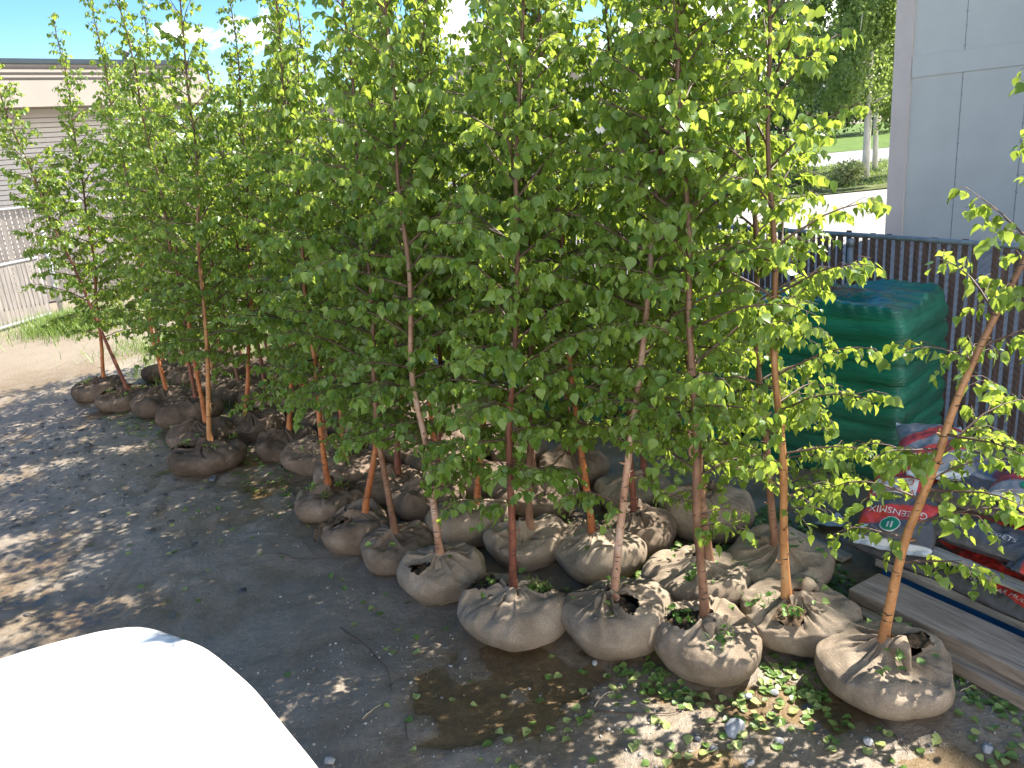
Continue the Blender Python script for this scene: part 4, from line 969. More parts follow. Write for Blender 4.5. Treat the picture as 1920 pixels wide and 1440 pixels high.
# ------------------------------------------------------------------ white car, front corner in view
def car_paint():
    m, t, b = mat('white_car_paint')
    c = N(t, 'ShaderNodeTexCoord'); LK(t, ramp(t, noise(t, 3, 4), [(0.3, (0.80, 0.80, 0.80)), (0.7, (0.84, 0.84, 0.84))]), b.inputs['Base Color'])
    b.inputs['Roughness'].default_value = 0.35; b.inputs['Coat Weight'].default_value = 0.6; b.inputs['Coat Roughness'].default_value = 0.05
    return m
M['paint'] = car_paint(); M['rubber'] = simple('tyre_rubber', (0.02, 0.02, 0.02), 0.8, 0.2, 30); M['glass'] = flat_mat('dark_window_glass', (0.01, 0.012, 0.014), 0.05); M['chrome'] = flat_mat('chrome', (0.7, 0.7, 0.7), 0.15); M['chrome'].node_tree.nodes['Principled BSDF'].inputs['Metallic'].default_value = 1.0
M['blackp'] = flat_mat('black_plastic', (0.02, 0.02, 0.02), 0.5); M['lamp'] = flat_mat('headlamp_lens', (0.6, 0.62, 0.65), 0.08); M['scratch'] = flat_mat('grey_scratch', (0.40, 0.42, 0.42), 0.6)
HD = np.array([-0.5, 0.866]); RD = np.array([0.866, 0.5]); AX = -0.475
CARZ = 1.0
# outline of the nose seen from above: s forward, w from the axis to the right
OUT = np.array([[3.505, 0.0], [3.50, 0.14], [3.485, 0.26], [3.45, 0.42], [3.40, 0.53], [3.28, 0.605], [3.013, 0.737], [2.627, 0.825], [2.33, 0.861], [2.10, 0.893], [1.6, 0.915], [0.8, 0.92], [0.0, 0.92], [-0.9, 0.90], [-1.25, 0.80], [-1.35, 0.5], [-1.37, 0.0]])
full = np.concatenate([OUT, OUT[-2:0:-1] * np.array([1, -1])])
# resample evenly with smoothing
def resample(P, n):
    Q = np.concatenate([P, P[:1]]); a = np.concatenate([[0], np.cumsum(np.linalg.norm(np.diff(Q, axis=0), axis=1))])
    q = np.linspace(0, a[-1], n, endpoint=False); R_ = np.stack([np.interp(q, a, Q[:, 0]), np.interp(q, a, Q[:, 1])], 1)
    for _ in range(3): R_ = (np.roll(R_, 1, 0) + 2 * R_ + np.roll(R_, -1, 0)) / 4
    return R_
NB = 240; ring = resample(full, NB)
car = thing('white_car', 'white car with bulging rounded bonnet corner jutting in at bottom left', 'car', (0, 0, 0), math.atan2(HD[1], HD[0]))
# car local axes: x forward, y left
def cl(s, w, z): return np.stack([np.asarray(s, float), -(np.asarray(w, float) + AX), np.asarray(z, float) + 0 * np.asarray(s, float)], -1)
cs = ring.mean(0); rows = []
for f, z in ((0.90, 0.28), (0.955, 0.36), (0.975, 0.55), (0.985, 0.72), (0.992, 0.86), (0.997, 0.93), (1.0, 0.975), (0.997, 1.0), (0.985, 1.018), (0.955, 1.032), (0.90, 1.044), (0.8, 1.056), (0.6, 1.068), (0.35, 1.074), (0.0, 1.076)):
    axis_s = np.clip(ring[:, 0], -0.6, 2.6)
    s_ = axis_s + (ring[:, 0] - axis_s) * f; w_ = ring[:, 1] * f
    rows.append(cl(s_, w_, np.full(NB, z) - (0.03 * sstep(2.6, 3.5, s_) * (z > 0.9))))
V = np.stack(rows, 1).reshape(-1, 3)
obj('body', npmesh('body', V, [grid_faces(NB, len(rows), True)]), M['paint'], car)
cab = []; k = 40; rg2 = resample(np.array([[1.55, 0], [1.55, 0.55], [1.45, 0.72], [0, 0.78], [-0.9, 0.74], [-1.05, 0.55], [-1.05, 0], [-1.05, -0.55], [-0.9, -0.74], [0, -0.78], [1.45, -0.72], [1.55, -0.55]]), 120)
for f, z in ((1.0, 1.03), (0.97, 1.2), (0.9, 1.42), (0.84, 1.50), (0.7, 1.54), (0.0, 1.56)):
    s_ = 0.15 + (rg2[:, 0] - 0.15) * (f if z > 1.1 else 1.0) - 0.25 * (1 - f) * (rg2[:, 0] > 0.3); cab.append(cl(s_, rg2[:, 1] * f, np.full(120, z)))
obj('cabin', npmesh('cabin', np.stack(cab[2:], 1).reshape(-1, 3), [grid_faces(120, 4, True)]), M['paint'], car)
obj('window_band', npmesh('window_band', np.stack(cab[:3], 1).reshape(-1, 3), [grid_faces(120, 3, True)]), M['glass'], car)
for sx, sy in ((2.45, 0.80), (2.45, -0.80), (-0.55, 0.80), (-0.55, -0.80)):
    mb = MB(); c = cl(sx, sy, 0.31); P = [c + np.array([0, o_, 0]) for o_ in (-0.11, -0.09, 0.09, 0.11)]
    mb.tube(P, [0.27, 0.31, 0.31, 0.27], 36); w_o = obj('wheel', mb.mesh('wheel', True), M['rubber'], car)
    mb = MB(); sd = -1 if sy > 0 else 1; mb.tube([c + np.array([0, sd * 0.10, 0]), c + np.array([0, sd * 0.125, 0])], [0.2, 0.17], 28); obj('rim', mb.mesh('rim', True), M['chrome'], w_o)
for sd in (1, -1):
    hl = np.array([[3.43, 0.34], [3.40, 0.50], [3.26, 0.615], [3.08, 0.70]]) * np.array([1, sd]); V = []
    for z, f in ((0.62, 1.002), (0.70, 1.012), (0.80, 1.004)): V.append(cl(hl[:, 0] * f - 0.02, hl[:, 1] * f, np.full(4, z)))
    obj('headlight', npmesh('headlight', np.stack(V, 1).reshape(-1, 3), [grid_faces(4, 3)]), M['lamp'], car)
mb = MB()
for k in range(5): mb.box(cl(3.455, 0.0, 0.60 + 0.05 * k), (0.05, 0.62, 0.018), bev=0.003)
obj('grille', mb.mesh('grille'), M['blackp'], car)
mb = MB(); mb.box(cl(3.43, 0.0, 0.40), (0.06, 0.9, 0.09), bev=0.02); obj('bumper_intake', mb.mesh('bumper_intake'), M['blackp'], car)
# gap between bonnet edge and nose
# hairline scratch on the bonnet
p0, p1 = at_z(347, 1358, 1.07), at_z(443, 1333, 1.07)
def to_car(p): s = p[0] * HD[0] + p[1] * HD[1]; w = p[0] * RD[0] + p[1] * RD[1]; return np.array([s, -w, 0.0])
a_, b_ = to_car(p0), to_car(p1)
from mathutils.bvhtree import BVHTree
bm_ = [o for o in car.children if o.name.startswith('body')][0].data
bvh = BVHTree.FromPolygons([tuple(v.co) for v in bm_.vertices], [tuple(p.vertices) for p in bm_.polygons])
sc_pts = []
for q in np.linspace(0, 1, 24):
    p = a_ + (b_ - a_) * q; h_ = bvh.ray_cast(Vector((p[0], p[1], 3)), Vector((0, 0, -1)))
    if h_[0] is not None: sc_pts.append((np.array(h_[0]), 0.0028 * (0.3 + 0.7 * abs(math.sin(q * 17)))))
gp = []
for w_ in np.linspace(-0.62, 0.40, 60):
    s_o = np.interp(abs(w_), OUT[:6, 1], OUT[:6, 0]) - 0.045
    q_ = cl(np.array([s_o]), np.array([w_]), np.array([3.0]))[0]; h_ = bvh.ray_cast(Vector(q_), Vector((0, 0, -1)))
    if h_[0] is not None: gp.append(np.array(h_[0]) + [0, 0, 0.0008])
if len(gp) > 4:
    gp = np.array(gp); mb = MB(); o_ = np.array([0.0018, 0, 0]); mb.add(np.stack([gp - o_, gp + o_], 1).reshape(-1, 3), [grid_faces(len(gp), 2)]); obj('panel_gap', mb.mesh('panel_gap'), M['scratch'], car)
if len(sc_pts) > 4:
    mb = MB(); P = np.array([p for p, r in sc_pts]) + [0, 0, 0.0008]; rr = np.array([r for p, r in sc_pts]); t_ = (b_ - a_) / np.linalg.norm(b_ - a_); sdv = np.array([-t_[1], t_[0], 0])
    Vv = np.stack([P - sdv * rr[:, None], P + sdv * rr[:, None]], 1).reshape(-1, 3); mb.add(Vv, [grid_faces(len(P), 2)])
    obj('scratch', mb.mesh('scratch'), M['scratch'], car)


# ------------------------------------------------------------------ buildings
M['panel'] = simple('painted_plywood_panel', (0.38, 0.405, 0.39), 0.75, 0.05, 1.5, 0.15, 60, 0.25)
M['trim'] = simple('beige_grey_trim', (0.40, 0.37, 0.35), 0.7, 0.05, 3)
M['seam'] = flat_mat('panel_seam', (0.15, 0.16, 0.17), 0.8)
WD = np.array([0.4625, -0.887]); WD /= np.linalg.norm(WD); WN = np.array([-0.887, -0.4625])
WC = at_z(1661.5, 451, 0)[:2]; BH = float((WC @ -WN - 0.3 - 3.08) * math.tan(SUN_EL) / (SUN_AZ @ -WN)); BL = 24.0
bd = thing('panel_clad_building', 'tall grey building clad in plywood panels with a horizontal trim board, at right', 'building', (WC[0], WC[1], 0), math.atan2(WD[1], WD[0]))
# local: x along the wall towards the viewer, y into the building, z up
mb = MB(); mb.box((BL / 2, 5.0, BH / 2), (BL, 10.0, BH)); obj('wall', mb.mesh('wall'), M['panel'], bd)
mb = MB(); mb.box((BL / 2, 5.0, BH + 0.1), (BL + 0.6, 10.6, 0.2)); obj('roof', mb.mesh('roof'), M['trim'], bd)
mb = MB(); mb.box((0.19, -0.02, BH / 2), (0.40, 0.045, BH)); mb.box((-0.012, 0.15, BH / 2), (0.028, 0.3, BH)); obj('corner_trim', mb.mesh('corner_trim'), M['trim'], bd)
def wall_z(px, py):  # height on the wall plane of a pixel
    d = ray(px, py); n = np.array([WN[0], WN[1], 0]); t_ = ((np.array([*WC, 0]) - CP) @ n) / (d @ n); p = CP + d * t_
    return (p[:2] - WC) @ WD, p[2]
zb0 = wall_z(1700, 147.5)[1]; zb1 = wall_z(1703, 109)[1]
for zlo, zhi in ((zb0, zb1), (zb0 + 2.9, zb1 + 2.9), (zb0 + 5.8, zb1 + 5.8)):
    mb = MB(); mb.box((0.40 + (BL - 0.4) / 2, -0.012, (zlo + zhi) / 2), (BL - 0.4, 0.026, zhi - zlo), bev=0.004); obj('trim_board', mb.mesh('trim_board'), M['panel'], bd)
s1 = wall_z(1805, 147)[0]; g = np.random.default_rng(4)
for k in range(-1, 17):
    u = s1 + k * 1.22
    if u < 0.45 or u > BL: continue
    mb = MB()
    mb.box((u, -0.0015, zb0 / 2), (0.011, 0.005, zb0)); 
    for q in range(3): mb.box((u, -0.0015, (zb1 + 2.9 * q + zb0 + 2.9 * (q + 1)) / 2), (0.011, 0.005, zb0 + 2.9 - zb1))
    for z in np.arange(0.2, 6.5, 0.3):
        for sd in (-1, 1):
            if g.random() < 0.75: mb.box((u + sd * 0.013, -0.001, z + g.normal(0, 0.02)), (0.026, 0.006, 0.013))
    obj('panel_seam', mb.mesh('panel_seam'), M['seam'], bd)

# beige building at far left
M['beige'] = simple('beige_painted_metal', (0.25, 0.22, 0.188), 0.7, 0.06, 0.8, spec=0.3)
M['siding'] = simple('pale_lap_siding', (0.56, 0.515, 0.46), 0.75, 0.06, 1.0, spec=0.3)
M['fascia'] = simple('dark_blue_grey_fascia', (0.035, 0.055, 0.07), 0.5, 0.1, 3)
M['dark_line'] = flat_mat('dark_joint_and_lap_shade', (0.07, 0.06, 0.055), 0.8)
pA = at_Y(0, 118, 22.0); 
pB = None
for Y in np.linspace(22, 32, 400):
    q = at_Y(360, 121, Y)
    if q[2] >= pA[2]: pB = q; break
if pB is None: pB = at_Y(360, 121, 25.1)
ld = (pB - pA)[:2]; ll = np.linalg.norm(ld); ld /= ll; RH = pA[2]
lb = thing('beige_building', 'low beige building with a flared metal parapet and lap siding, far left', 'building', (pB[0], pB[1], 0), math.atan2(ld[1], ld[0]))
# local x: negative to the left, y: behind
LW = 26.0
def wz(px, py, n_=None):
    n = np.array([ld[1], -ld[0], 0]); d = ray(px, py); t_ = ((pA - CP) @ n) / (d @ n); return (CP + d * t_)[2]
zE = wz(40, 203); zs = [wz(60, y) for y in (127, 138, 148)]
mb = MB(); mb.box((-LW / 2 - 0.75, 5.4, zE / 2), (LW, 10.0, zE)); wallL = obj('wall', mb.mesh('wall'), M['siding'], lb)
# siding laps
mb = MB(); ml = MB(); z = 0.25
while z < zE - 0.12:
    mb.add([[-LW - 0.7, 0.399, z], [-0.76, 0.399, z], [-0.76, 0.372, z], [-LW - 0.7, 0.372, z], [-LW - 0.7, 0.394, z + 0.104], [-0.76, 0.394, z + 0.104]], [[[0, 1, 2, 3]], [[3, 2, 5, 4]]])
    ml.add([[-LW - 0.7, 0.386, z - 0.014], [-0.76, 0.386, z - 0.014], [-0.76, 0.386, z - 0.001], [-LW - 0.7, 0.386, z - 0.001]], [[[0, 1, 2, 3]]]); z += 0.126  # dark strip paints the shade line under each lap edge
obj('siding_laps', mb.mesh('siding_laps'), M['siding'], lb); obj('lap_shade_lines', ml.mesh('lap_shade_lines'), M['dark_line'], lb)
# flared parapet: overhangs at the bottom edge
V = np.array([[-LW - 1, 0.0, RH], [0.0, 0.0, RH], [0.55, -0.35, zE], [-LW - 1, -0.35, zE], [-LW - 1, 0.4, zE], [0.2, 0.4, zE], [0.0, 10, RH], [0.55, 10, zE], [-LW - 1, 10, RH]])
mb = MB(); mb.add(V, [[[3, 2, 1, 0]], [[4, 5, 2, 3]], [[1, 2, 7, 6]], [[0, 1, 6, 8]]]); obj('parapet', mb.mesh('parapet'), M['beige'], lb)
for z in zs:
    f = (RH - z) / (RH - zE); mb = MB(); mb.box((-LW / 2 - 0.5 + 0.25 * f, -0.35 * f - 0.008, z), (LW + 0.7, 0.03, 0.045)); obj('parapet_rib', mb.mesh('parapet_rib'), M['dark_line'], lb)
for k in range(8):
    x = -3.55 - k * 2.4; mb = MB(); n_ = 2
    mb.add([[x - 0.008, -0.06, RH - 0.55], [x + 0.008, -0.06, RH - 0.55], [x + 0.008, -0.36, zE + 0.01], [x - 0.008, -0.36, zE + 0.01]], [[[3, 2, 1, 0]]]); obj('parapet_joint', mb.mesh('parapet_joint'), M['dark_line'], lb)
mb = MB(); mb.box((-LW / 2 - 0.5, 0.1, RH + 0.05), (LW + 1.1, 0.30, 0.12)); obj('fascia_cap', mb.mesh('fascia_cap'), M['fascia'], lb)
vp = at_Y(236, 112, 26.5)
mb = MB(); mb.tube([(0, 0, -0.4), (0, 0, 0.15)], 0.10, 14); mb.tube([(0, 0, 0.13), (0, 0, 0.17), (0, 0, 0.24), (0, 0, 0.26)], [0.14, 0.16, 0.16, 0.06], 14)
vo_ = obj('roof_vent', mb.mesh('roof_vent', True), M['fascia'], lb); cw, sw = ld; dv = np.array([vp[0] - pB[0], vp[1] - pB[1]])
vo_.location = (dv @ ld, dv @ np.array([-ld[1], ld[0]]), vp[2])

# grey roofed shed and tall block behind the birches
M['white_siding'] = simple('white_corrugated_siding', (0.62, 0.60, 0.60), 0.6, 0.06, 2)
M['grey_roof'] = simple('grey_metal_roof', (0.22, 0.23, 0.25), 0.5, 0.1, 2); M['brown_metal'] = simple('grey_brown_ribbed_metal', (0.20, 0.17, 0.15), 0.6, 0.1, 2)
def ribbed(mb, x0, x1, y, z0, z1, step, depth):
    n = int((x1 - x0) / step); xs = np.linspace(x0, x1, n * 2 + 1); ys = y - depth * (np.arange(len(xs)) % 2)
    mb.add(np.concatenate([np.stack([xs, ys, np.full_like(xs, z0)], 1), np.stack([xs, ys, np.full_like(xs, z1)], 1)]), [[[i, i + 1, len(xs) + i + 1, len(xs) + i] for i in range(len(xs) - 1)]])
sh = thing('white_shed', 'white corrugated shed with a grey pitched roof glimpsed through the middle birches', 'building', (3.0, 44.0, 0), -0.05)
mb = MB(); mb.box((0, 4.1, 1.9), (13, 8, 3.8)); ribbed(mb, -6.5, 6.5, 0.06, 0, 3.75, 0.22, 0.05); obj('wall', mb.mesh('wall'), M['white_siding'], sh)
mb = MB(); mb.add([[-6.9, -0.5, 3.75], [6.9, -0.5, 3.75], [6.9, 4.1, 5.0], [-6.9, 4.1, 5.0], [6.9, 8.7, 3.75], [-6.9, 8.7, 3.75], [-6.9, -0.5, 3.6], [6.9, -0.5, 3.6]], [[[0, 1, 2, 3]], [[3, 2, 4, 5]], [[6, 7, 1, 0]]]); obj('roof', mb.mesh('roof'), M['grey_roof'], sh)
mb = MB(); mb.box((1.6, -0.05, 2.0), (1.1, 0.08, 0.9)); w_ = obj('window', mb.mesh('window'), M['glass'], sh)
mb = MB(); [mb.box((1.6 + q, -0.10, 2.0), (0.06, 0.06, 1.0)) for q in (-0.55, 0, 0.55)]; [mb.box((1.6, -0.11, 2.0 + q), (1.16, 0.05, 0.06)) for q in (-0.48, 0, 0.48)]; obj('frame', mb.mesh('frame'), M['white_siding'], w_)
tb = thing('ribbed_block', 'tall grey brown ribbed metal block rising behind the white shed', 'building', (3.0, 60.0, 0), 0.1)
mb = MB(); mb.box((0, 4.1, 4.3), (10.5, 8, 8.6)); ribbed(mb, -5.2, 5.2, 0.07, 0, 8.55, 0.35, 0.06); obj('wall', mb.mesh('wall'), M['brown_metal'], tb)
mb = MB(); mb.box((0, 4.1, 8.66), (10.8, 8.4, 0.12)); mb.box((5.1, 0.0, 4.3), (0.28, 0.10, 8.5)); obj('trim', mb.mesh('trim'), M['white_siding'], tb)
lw = thing('low_grey_building', 'low grey building with tan parapet glimpsed between left and middle birches', 'building', (-9.2, 45.0, 0), 0.05)
mb = MB(); mb.box((0, 4.1, 2.4), (13, 8, 4.8)); obj('wall', mb.mesh('wall'), M['grey_roof'], lw)
mb = MB(); mb.box((0, 4.05, 5.1), (13.2, 8.3, 0.6)); obj('parapet', mb.mesh('parapet'), M['beige'], lw)

# ------------------------------------------------------------------ far trees
def far_tree(name, label, loc, seed, H, crown, trunk_r, zc0, leaf, n, tm, lm, trunks=((0, 0),), droop=0.5, group=None, clump=26):
    """crown: (rx, ry) ; clumps of leaves hung on limbs"""
    g = np.random.default_rng(seed); root = thing(name, label, 'tree', loc, 0, group)
    mb = MB(); P = []; D = []; Fc = []; Sz = []; tips = []
    for (tx, ty) in trunks:
        hh = np.linspace(-0.2, H * 0.93, 12); w = np.cumsum(g.normal(0, 0.04, (12, 2)), 0) * H * 0.03
        Pt = np.stack([tx + w[:, 0], ty + w[:, 1], hh], 1); mb.tube(Pt, np.linspace(trunk_r, trunk_r * 0.15, 12), 10)
        nl = 26 if len(trunks) == 1 else 20
        for k in range(nl):
            h = zc0 + (H * 0.95 - zc0) * (k + g.random()) / nl; q = (h - zc0) / (H - zc0); az = k * 2.4 + g.normal(0, 0.4)
            R = math.sin(math.pi * min(1, 0.16 + 0.84 * q) ** 0.75) ** 0.8
            L = g.uniform(0.75, 1.1) * max(0.15, R); b = np.array([np.interp(h, hh, Pt[:, 0]), np.interp(h, hh, Pt[:, 1]), h])
            d = np.array([math.cos(az) * crown[0], math.sin(az) * crown[1], (0.35 - 0.15 * (1 - q)) * crown[0]]) * L
            Q = np.array([b, b + d * 0.5 + [0, 0, 0.12 * crown[0] * L], b + d, b + d * 1.12 - [0, 0, droop * 0.3 * crown[0] * L]]); mb.tube(Q, [trunk_r * 0.32, trunk_r * 0.2, trunk_r * 0.1, 0.01], 5)
            for s in np.linspace(0.35, 1.1, 5):
                c = b + (Q[2] - b) * min(s, 1) + (Q[3] - Q[2]) * max(0, s - 1) * 8; tips.append((c + g.normal(0, 0.12, 3) * crown[0], crown[0] * g.uniform(0.13, 0.28)))
    obj('trunk', mb.mesh('trunk', True), tm, root)
    per = max(1, n // len(tips))
    for c, r in tips:
        k = int(per * g.uniform(0.5, 1.5)); v = g.normal(0, 1, (k, 3)); v /= np.linalg.norm(v, axis=1, keepdims=True); rr = r * g.random((k, 1)) ** 0.45
        v = v * rr * np.array([1, 1, 0.85 + droop]); v[:, 2] -= droop * r * 0.6
        P.append(c + v); D.append(np.stack([g.normal(0, 0.6, k), g.normal(0, 0.6, k), -np.ones(k)], 1)); Fc.append(v + g.normal(0, 0.5, (k, 3)) * r + [0, 0, 0.2 * r]); Sz.append(leaf * g.uniform(0.7, 1.25, k))
    lv, lt, lq = leaves_mesh(np.concatenate(P), np.concatenate(D), np.concatenate(Fc), np.concatenate(Sz), g)
    obj('crown', npmesh('crown', lv, [lt, lq], smooth=False), lm, root)
    return root
far_tree('birch_tree', 'mature birch with two white trunks on the verge left of the panel clad building', (15.55, 34.3, 0), 7, 13.5, (3.0, 2.8), 0.16, 2.9, 0.15, 38000, M['white_bark'], M['far_leaf'], ((0, 0),), 0.9)
far_tree('birch_tree', 'slimmer white trunked birch just behind the larger one on the verge', (17.95, 38.6, 0), 8, 12.0, (2.2, 2.2), 0.13, 3.4, 0.15, 20000, M['white_bark'], M['far_leaf'], ((0, 0),), 0.9)
fg = [(30.5, 88, 15, 5.5, 'dark leafy tree at the left of the distant row, beyond the lawn'), (36.0, 94, 13, 5.0, 'dark leafy tree behind the birch trunks at the back of the lawn'), (42.5, 92, 12.5, 5.0, 'dark leafy tree next to the grey building edge beyond the lawn'),
      (48.0, 99, 16, 5.5, 'tall dark tree half hidden by the panel clad building'), (24.0, 96, 14, 5.0, 'dark tree glimpsed through the right birch crowns beyond the lawn'), (16.0, 100, 13, 5.0, 'dark tree far behind the middle birch crowns')]
for k, (x, y, h, r, lab) in enumerate(fg):
    far_tree('leafy_tree', lab, (x, y, 0), 20 + k, h, (r, r), 0.25, 1.5, 0.42, 5200, M['dark_bark'], M['dark_leaf'], ((0, 0),), 0.3, 'dark trees along the far edge of the lawn')
# conifer tip behind the shed
g = np.random.default_rng(2); root = thing('spruce_tree', 'dark pointed spruce rising beside the ribbed block', 'tree', (0.9, 62.0, 0))
mb = MB(); mb.tube([(0, 0, -0.2), (0, 0, 5), (0, 0, 9.6)], [0.2, 0.12, 0.01], 8); obj('trunk', mb.mesh('trunk', True), M['dark_bark'], root)
P = []; D = []
for k in range(5200):
    h = g.uniform(0.8, 9.6); r = (9.8 - h) * 0.24 * (0.75 + 0.25 * math.sin(h * 9)) * g.random() ** 0.4; a = g.uniform(0, 6.28)
    P.append([math.cos(a) * r, math.sin(a) * r, h - r * 0.25]); D.append([math.cos(a), math.sin(a), -0.3 + g.normal(0, 0.2)])
lv, lt, lq = leaves_mesh(np.array(P), np.array(D), np.tile([0, 0, 1.0], (len(P), 1)) + g.normal(0, 0.4, (len(P), 3)), np.full(len(P), 0.30), g)
lv_o = obj('crown', npmesh('crown', lv, [lt, lq], smooth=False), M['dark_leaf'], root)
# young verge shrub with yellow leaves
for k, (x, y, lab) in enumerate(((13.6, 31.5, 'low yellow green shrub at the foot of the white birch trunks'), (11.4, 30.6, 'low green shrub on the verge seen between sapling leaves'))):
    g = np.random.default_rng(60 + k); root = thing('verge_shrub', lab, 'shrub', (x, y, 0.03))
    mb = MB()
    for _ in range(14):
        a = g.uniform(0, 6.28); mb.tube([(0, 0, -0.05), (math.cos(a) * 0.25, math.sin(a) * 0.25, 0.4), (math.cos(a) * 0.5, math.sin(a) * 0.5, 0.75)], [0.02, 0.012, 0.004], 4)
    obj('stems', mb.mesh('stems'), M['twig'], root)
    n = 900; v = g.normal(0, 1, (n, 3)); v /= np.linalg.norm(v, axis=1, keepdims=True); v *= (g.random((n, 1)) ** 0.4) * np.array([0.7, 0.7, 0.45]); v[:, 2] += 0.5
    lv, lt, lq = leaves_mesh(v, g.normal(0, 1, (n, 3)), g.normal(0, 1, (n, 3)) + [0, 0, 1], np.full(n, 0.10), g)
    obj('foliage', npmesh('foliage', lv, [lt, lq], smooth=False), M['fallen_green'] if k else M['fallen'], root)
# rough grass on the verge
def blades(name, label, cat, seed, pts, hgt, wid, m, kind='stuff'):
    g = np.random.default_rng(seed); n = len(pts); az = g.uniform(0, 6.28, n); ln = g.uniform(0.1, 0.9, n); L = hgt * g.uniform(0.4, 1.1, n)
    dv = np.stack([np.cos(az) * ln, np.sin(az) * ln, np.ones(n)], 1); w = np.stack([-np.sin(az), np.cos(az), 0 * az], 1) * wid
    c = pts + dv * (L * 0.55)[:, None]; e = pts + dv * L[:, None]; e[:, 2] -= 0.35 * L * ln
    V = np.stack([pts - w, pts + w, c + w * 0.8, c - w * 0.8, e], 1).reshape(-1, 3); o = (np.arange(n) * 5)[:, None]
    ob = obj(name, npmesh(name, V, [np.array([[0, 1, 2, 3]]) + o, np.array([[3, 2, 4]]) + o], smooth=False), m); tag(ob, label, cat, kind=kind); return ob
g = np.random.default_rng(9); n = 9000
P = np.stack([g.uniform(5, 30, n), g.uniform(30.5, 44, n), np.full(n, 0.02)], 1); P[:, 1] += (P[:, 0] - 15) * 0.12
blades('verge_grass', 'rough grass growing on the verge beyond the gravel lot', 'grass', 10, P, 0.28, 0.02, M['grass'])
n = 4200; r = np.abs(g.normal(0, 0.40, n)); a = g.uniform(0, 6.28, n)
P = np.stack([-8.35 + np.cos(a) * r * 1.15 + 0.3 * g.normal(0, 1, n), 15.6 + np.sin(a) * r * 1.6, np.zeros(n)], 1)
blades('grass_clump', 'bright long grass at the foot of the galvanised gate', 'grass', 11, P, 0.42, 0.006, M['grass'])
n = 3800; P = np.stack([g.normal(-5.0, 0.7, n), g.normal(13.2, 0.5, n), np.zeros(n)], 1)
P2_ = np.stack([g.uniform(-5.5, -1.5, 3400), g.uniform(8.8, 12.2, 3400), np.zeros(3400)], 1); P2_ = P2_[P2_[:, 0] + P2_[:, 1] > 5.6]
blades('weedy_grass', 'sparse weedy grass between and behind the left rear root balls', 'grass', 12, np.concatenate([P, P2_]), 0.22, 0.005, M['grass'])

# ------------------------------------------------------------------ litter on the ground
g = np.random.default_rng(21)
BALLS = np.array([[h[0][0], h[0][1], h[5][0]] for h in HERO] + [[x, y, 0.31] for x, y in BACK])
def free(x, y, k=0.93): return np.all(np.hypot(BALLS[:, 0] - x, BALLS[:, 1] - y) > BALLS[:, 2] * k)
def inside(x, y):  # pale side of the pallet stack / timbers
    v = x * E2[0] + y * E2[1]; w = x * E1[0] + y * E1[1]
    return v > 3.53 and w > -2.62
FL = []
for k in range(8):
    gg = np.random.default_rng(700 + k)
    lv, lt, lq = leaves_mesh(np.array([[0, -0.5, 0.0]]), np.array([[0, 1.0, 0]]), np.array([[0, 0, 1.0]]), np.array([1.0]), gg)
    lv[:, 2] = np.clip(lv[:, 2] + 0.10, 0.01, 1); me = npmesh('fallen_leaf', lv, [lt, lq], smooth=False); me.materials.append(M['fallen']); FL.append(me)
def zone():
    q = g.random()
    if q < 0.30:   # thick scatter in front of the near balls
        return g.normal(1.05, 0.42), g.normal(3.35, 0.20)
    if q < 0.55: return g.uniform(1.3, 2.6), g.uniform(2.6, 3.4)
    if q < 0.68: return g.uniform(0.2, 1.6), g.uniform(3.5, 4.7)
    if q < 0.80: return g.uniform(-0.8, 1.3), g.uniform(2.7, 3.7)
    a = g.uniform(-3.0, 0.2); return a + g.normal(0, 0.5), 4.05 - (a - 0.0) * 0.95 + g.normal(-0.35, 0.45)
cnt = 0; spots = []
while cnt < 300:
    x, y = zone()
    if not free(x, y) or inside(x, y) or y < 2.35: continue
    spots.append((x, y)); cnt += 1
spots.sort(key=lambda p: p[1])
for i, (x, y) in enumerate(spots):
    me = FL[i % 8]; o = bpy.data.objects.new('fallen_leaf', me); COL.objects.link(o)
    z = max(float(height(np.array(x), np.array(y))), WATER_Z); s = g.uniform(0.036, 0.060)
    o.location = (x, y, z + 0.003); o.rotation_euler = (g.normal(0, 0.12), g.normal(0, 0.12), g.uniform(0, 6.28)); o.scale = (s, s, s)
    lab = ('pale green fallen birch leaf on wet mud near the sunlit front root balls' if y < 3.62 and x > 0.2 else
           'fallen leaf in the shaded gap among the right hand root balls' if x > 0.2 else 'single fallen leaf on the open wet ground left of the front root balls')
    tag(o, lab, 'leaf', 'fallen birch leaves')
    o.material_slots[0].link = 'OBJECT'; o.material_slots[0].material = M['fallen'] if g.random() < 0.6 else M['fallen_green']
# carpet of leaves between the balls
P = []
while len(P) < 1700:
    q = g.random()
    if q < 0.45: x, y = g.uniform(0.55, 2.0), g.uniform(4.0, 5.4)
    elif q < 0.48: x, y = g.normal(0.70, 0.14), g.normal(3.62, 0.12)
    elif q < 0.51: x, y = g.normal(1.30, 0.14), g.normal(3.50, 0.14)
    elif q < 0.57: x, y = wv(g.uniform(-2.5, -0.8), 3.53 - abs(g.normal(0, 0.09)))
    else: x, y = g.uniform(-5, 1.0), 0; y = 4.9 - 0.97 * x + g.uniform(-0.6, 1.6)
    if free(x, y, 0.86) and (not inside(x, y)): P.append((x, y))
P = np.array(P); z = np.maximum(height(P[:, 0], P[:, 1]), WATER_Z) + g.uniform(0.004, 0.014, len(P))
n = len(P); d = g.normal(0, 1, (n, 3)); d[:, 2] *= 0.09; f = g.normal(0, 0.16, (n, 3)); f[:, 2] = 1
lv, lt, lq = leaves_mesh(np.stack([P[:, 0], P[:, 1], z], 1), d, f, g.uniform(0.034, 0.056, n), g)
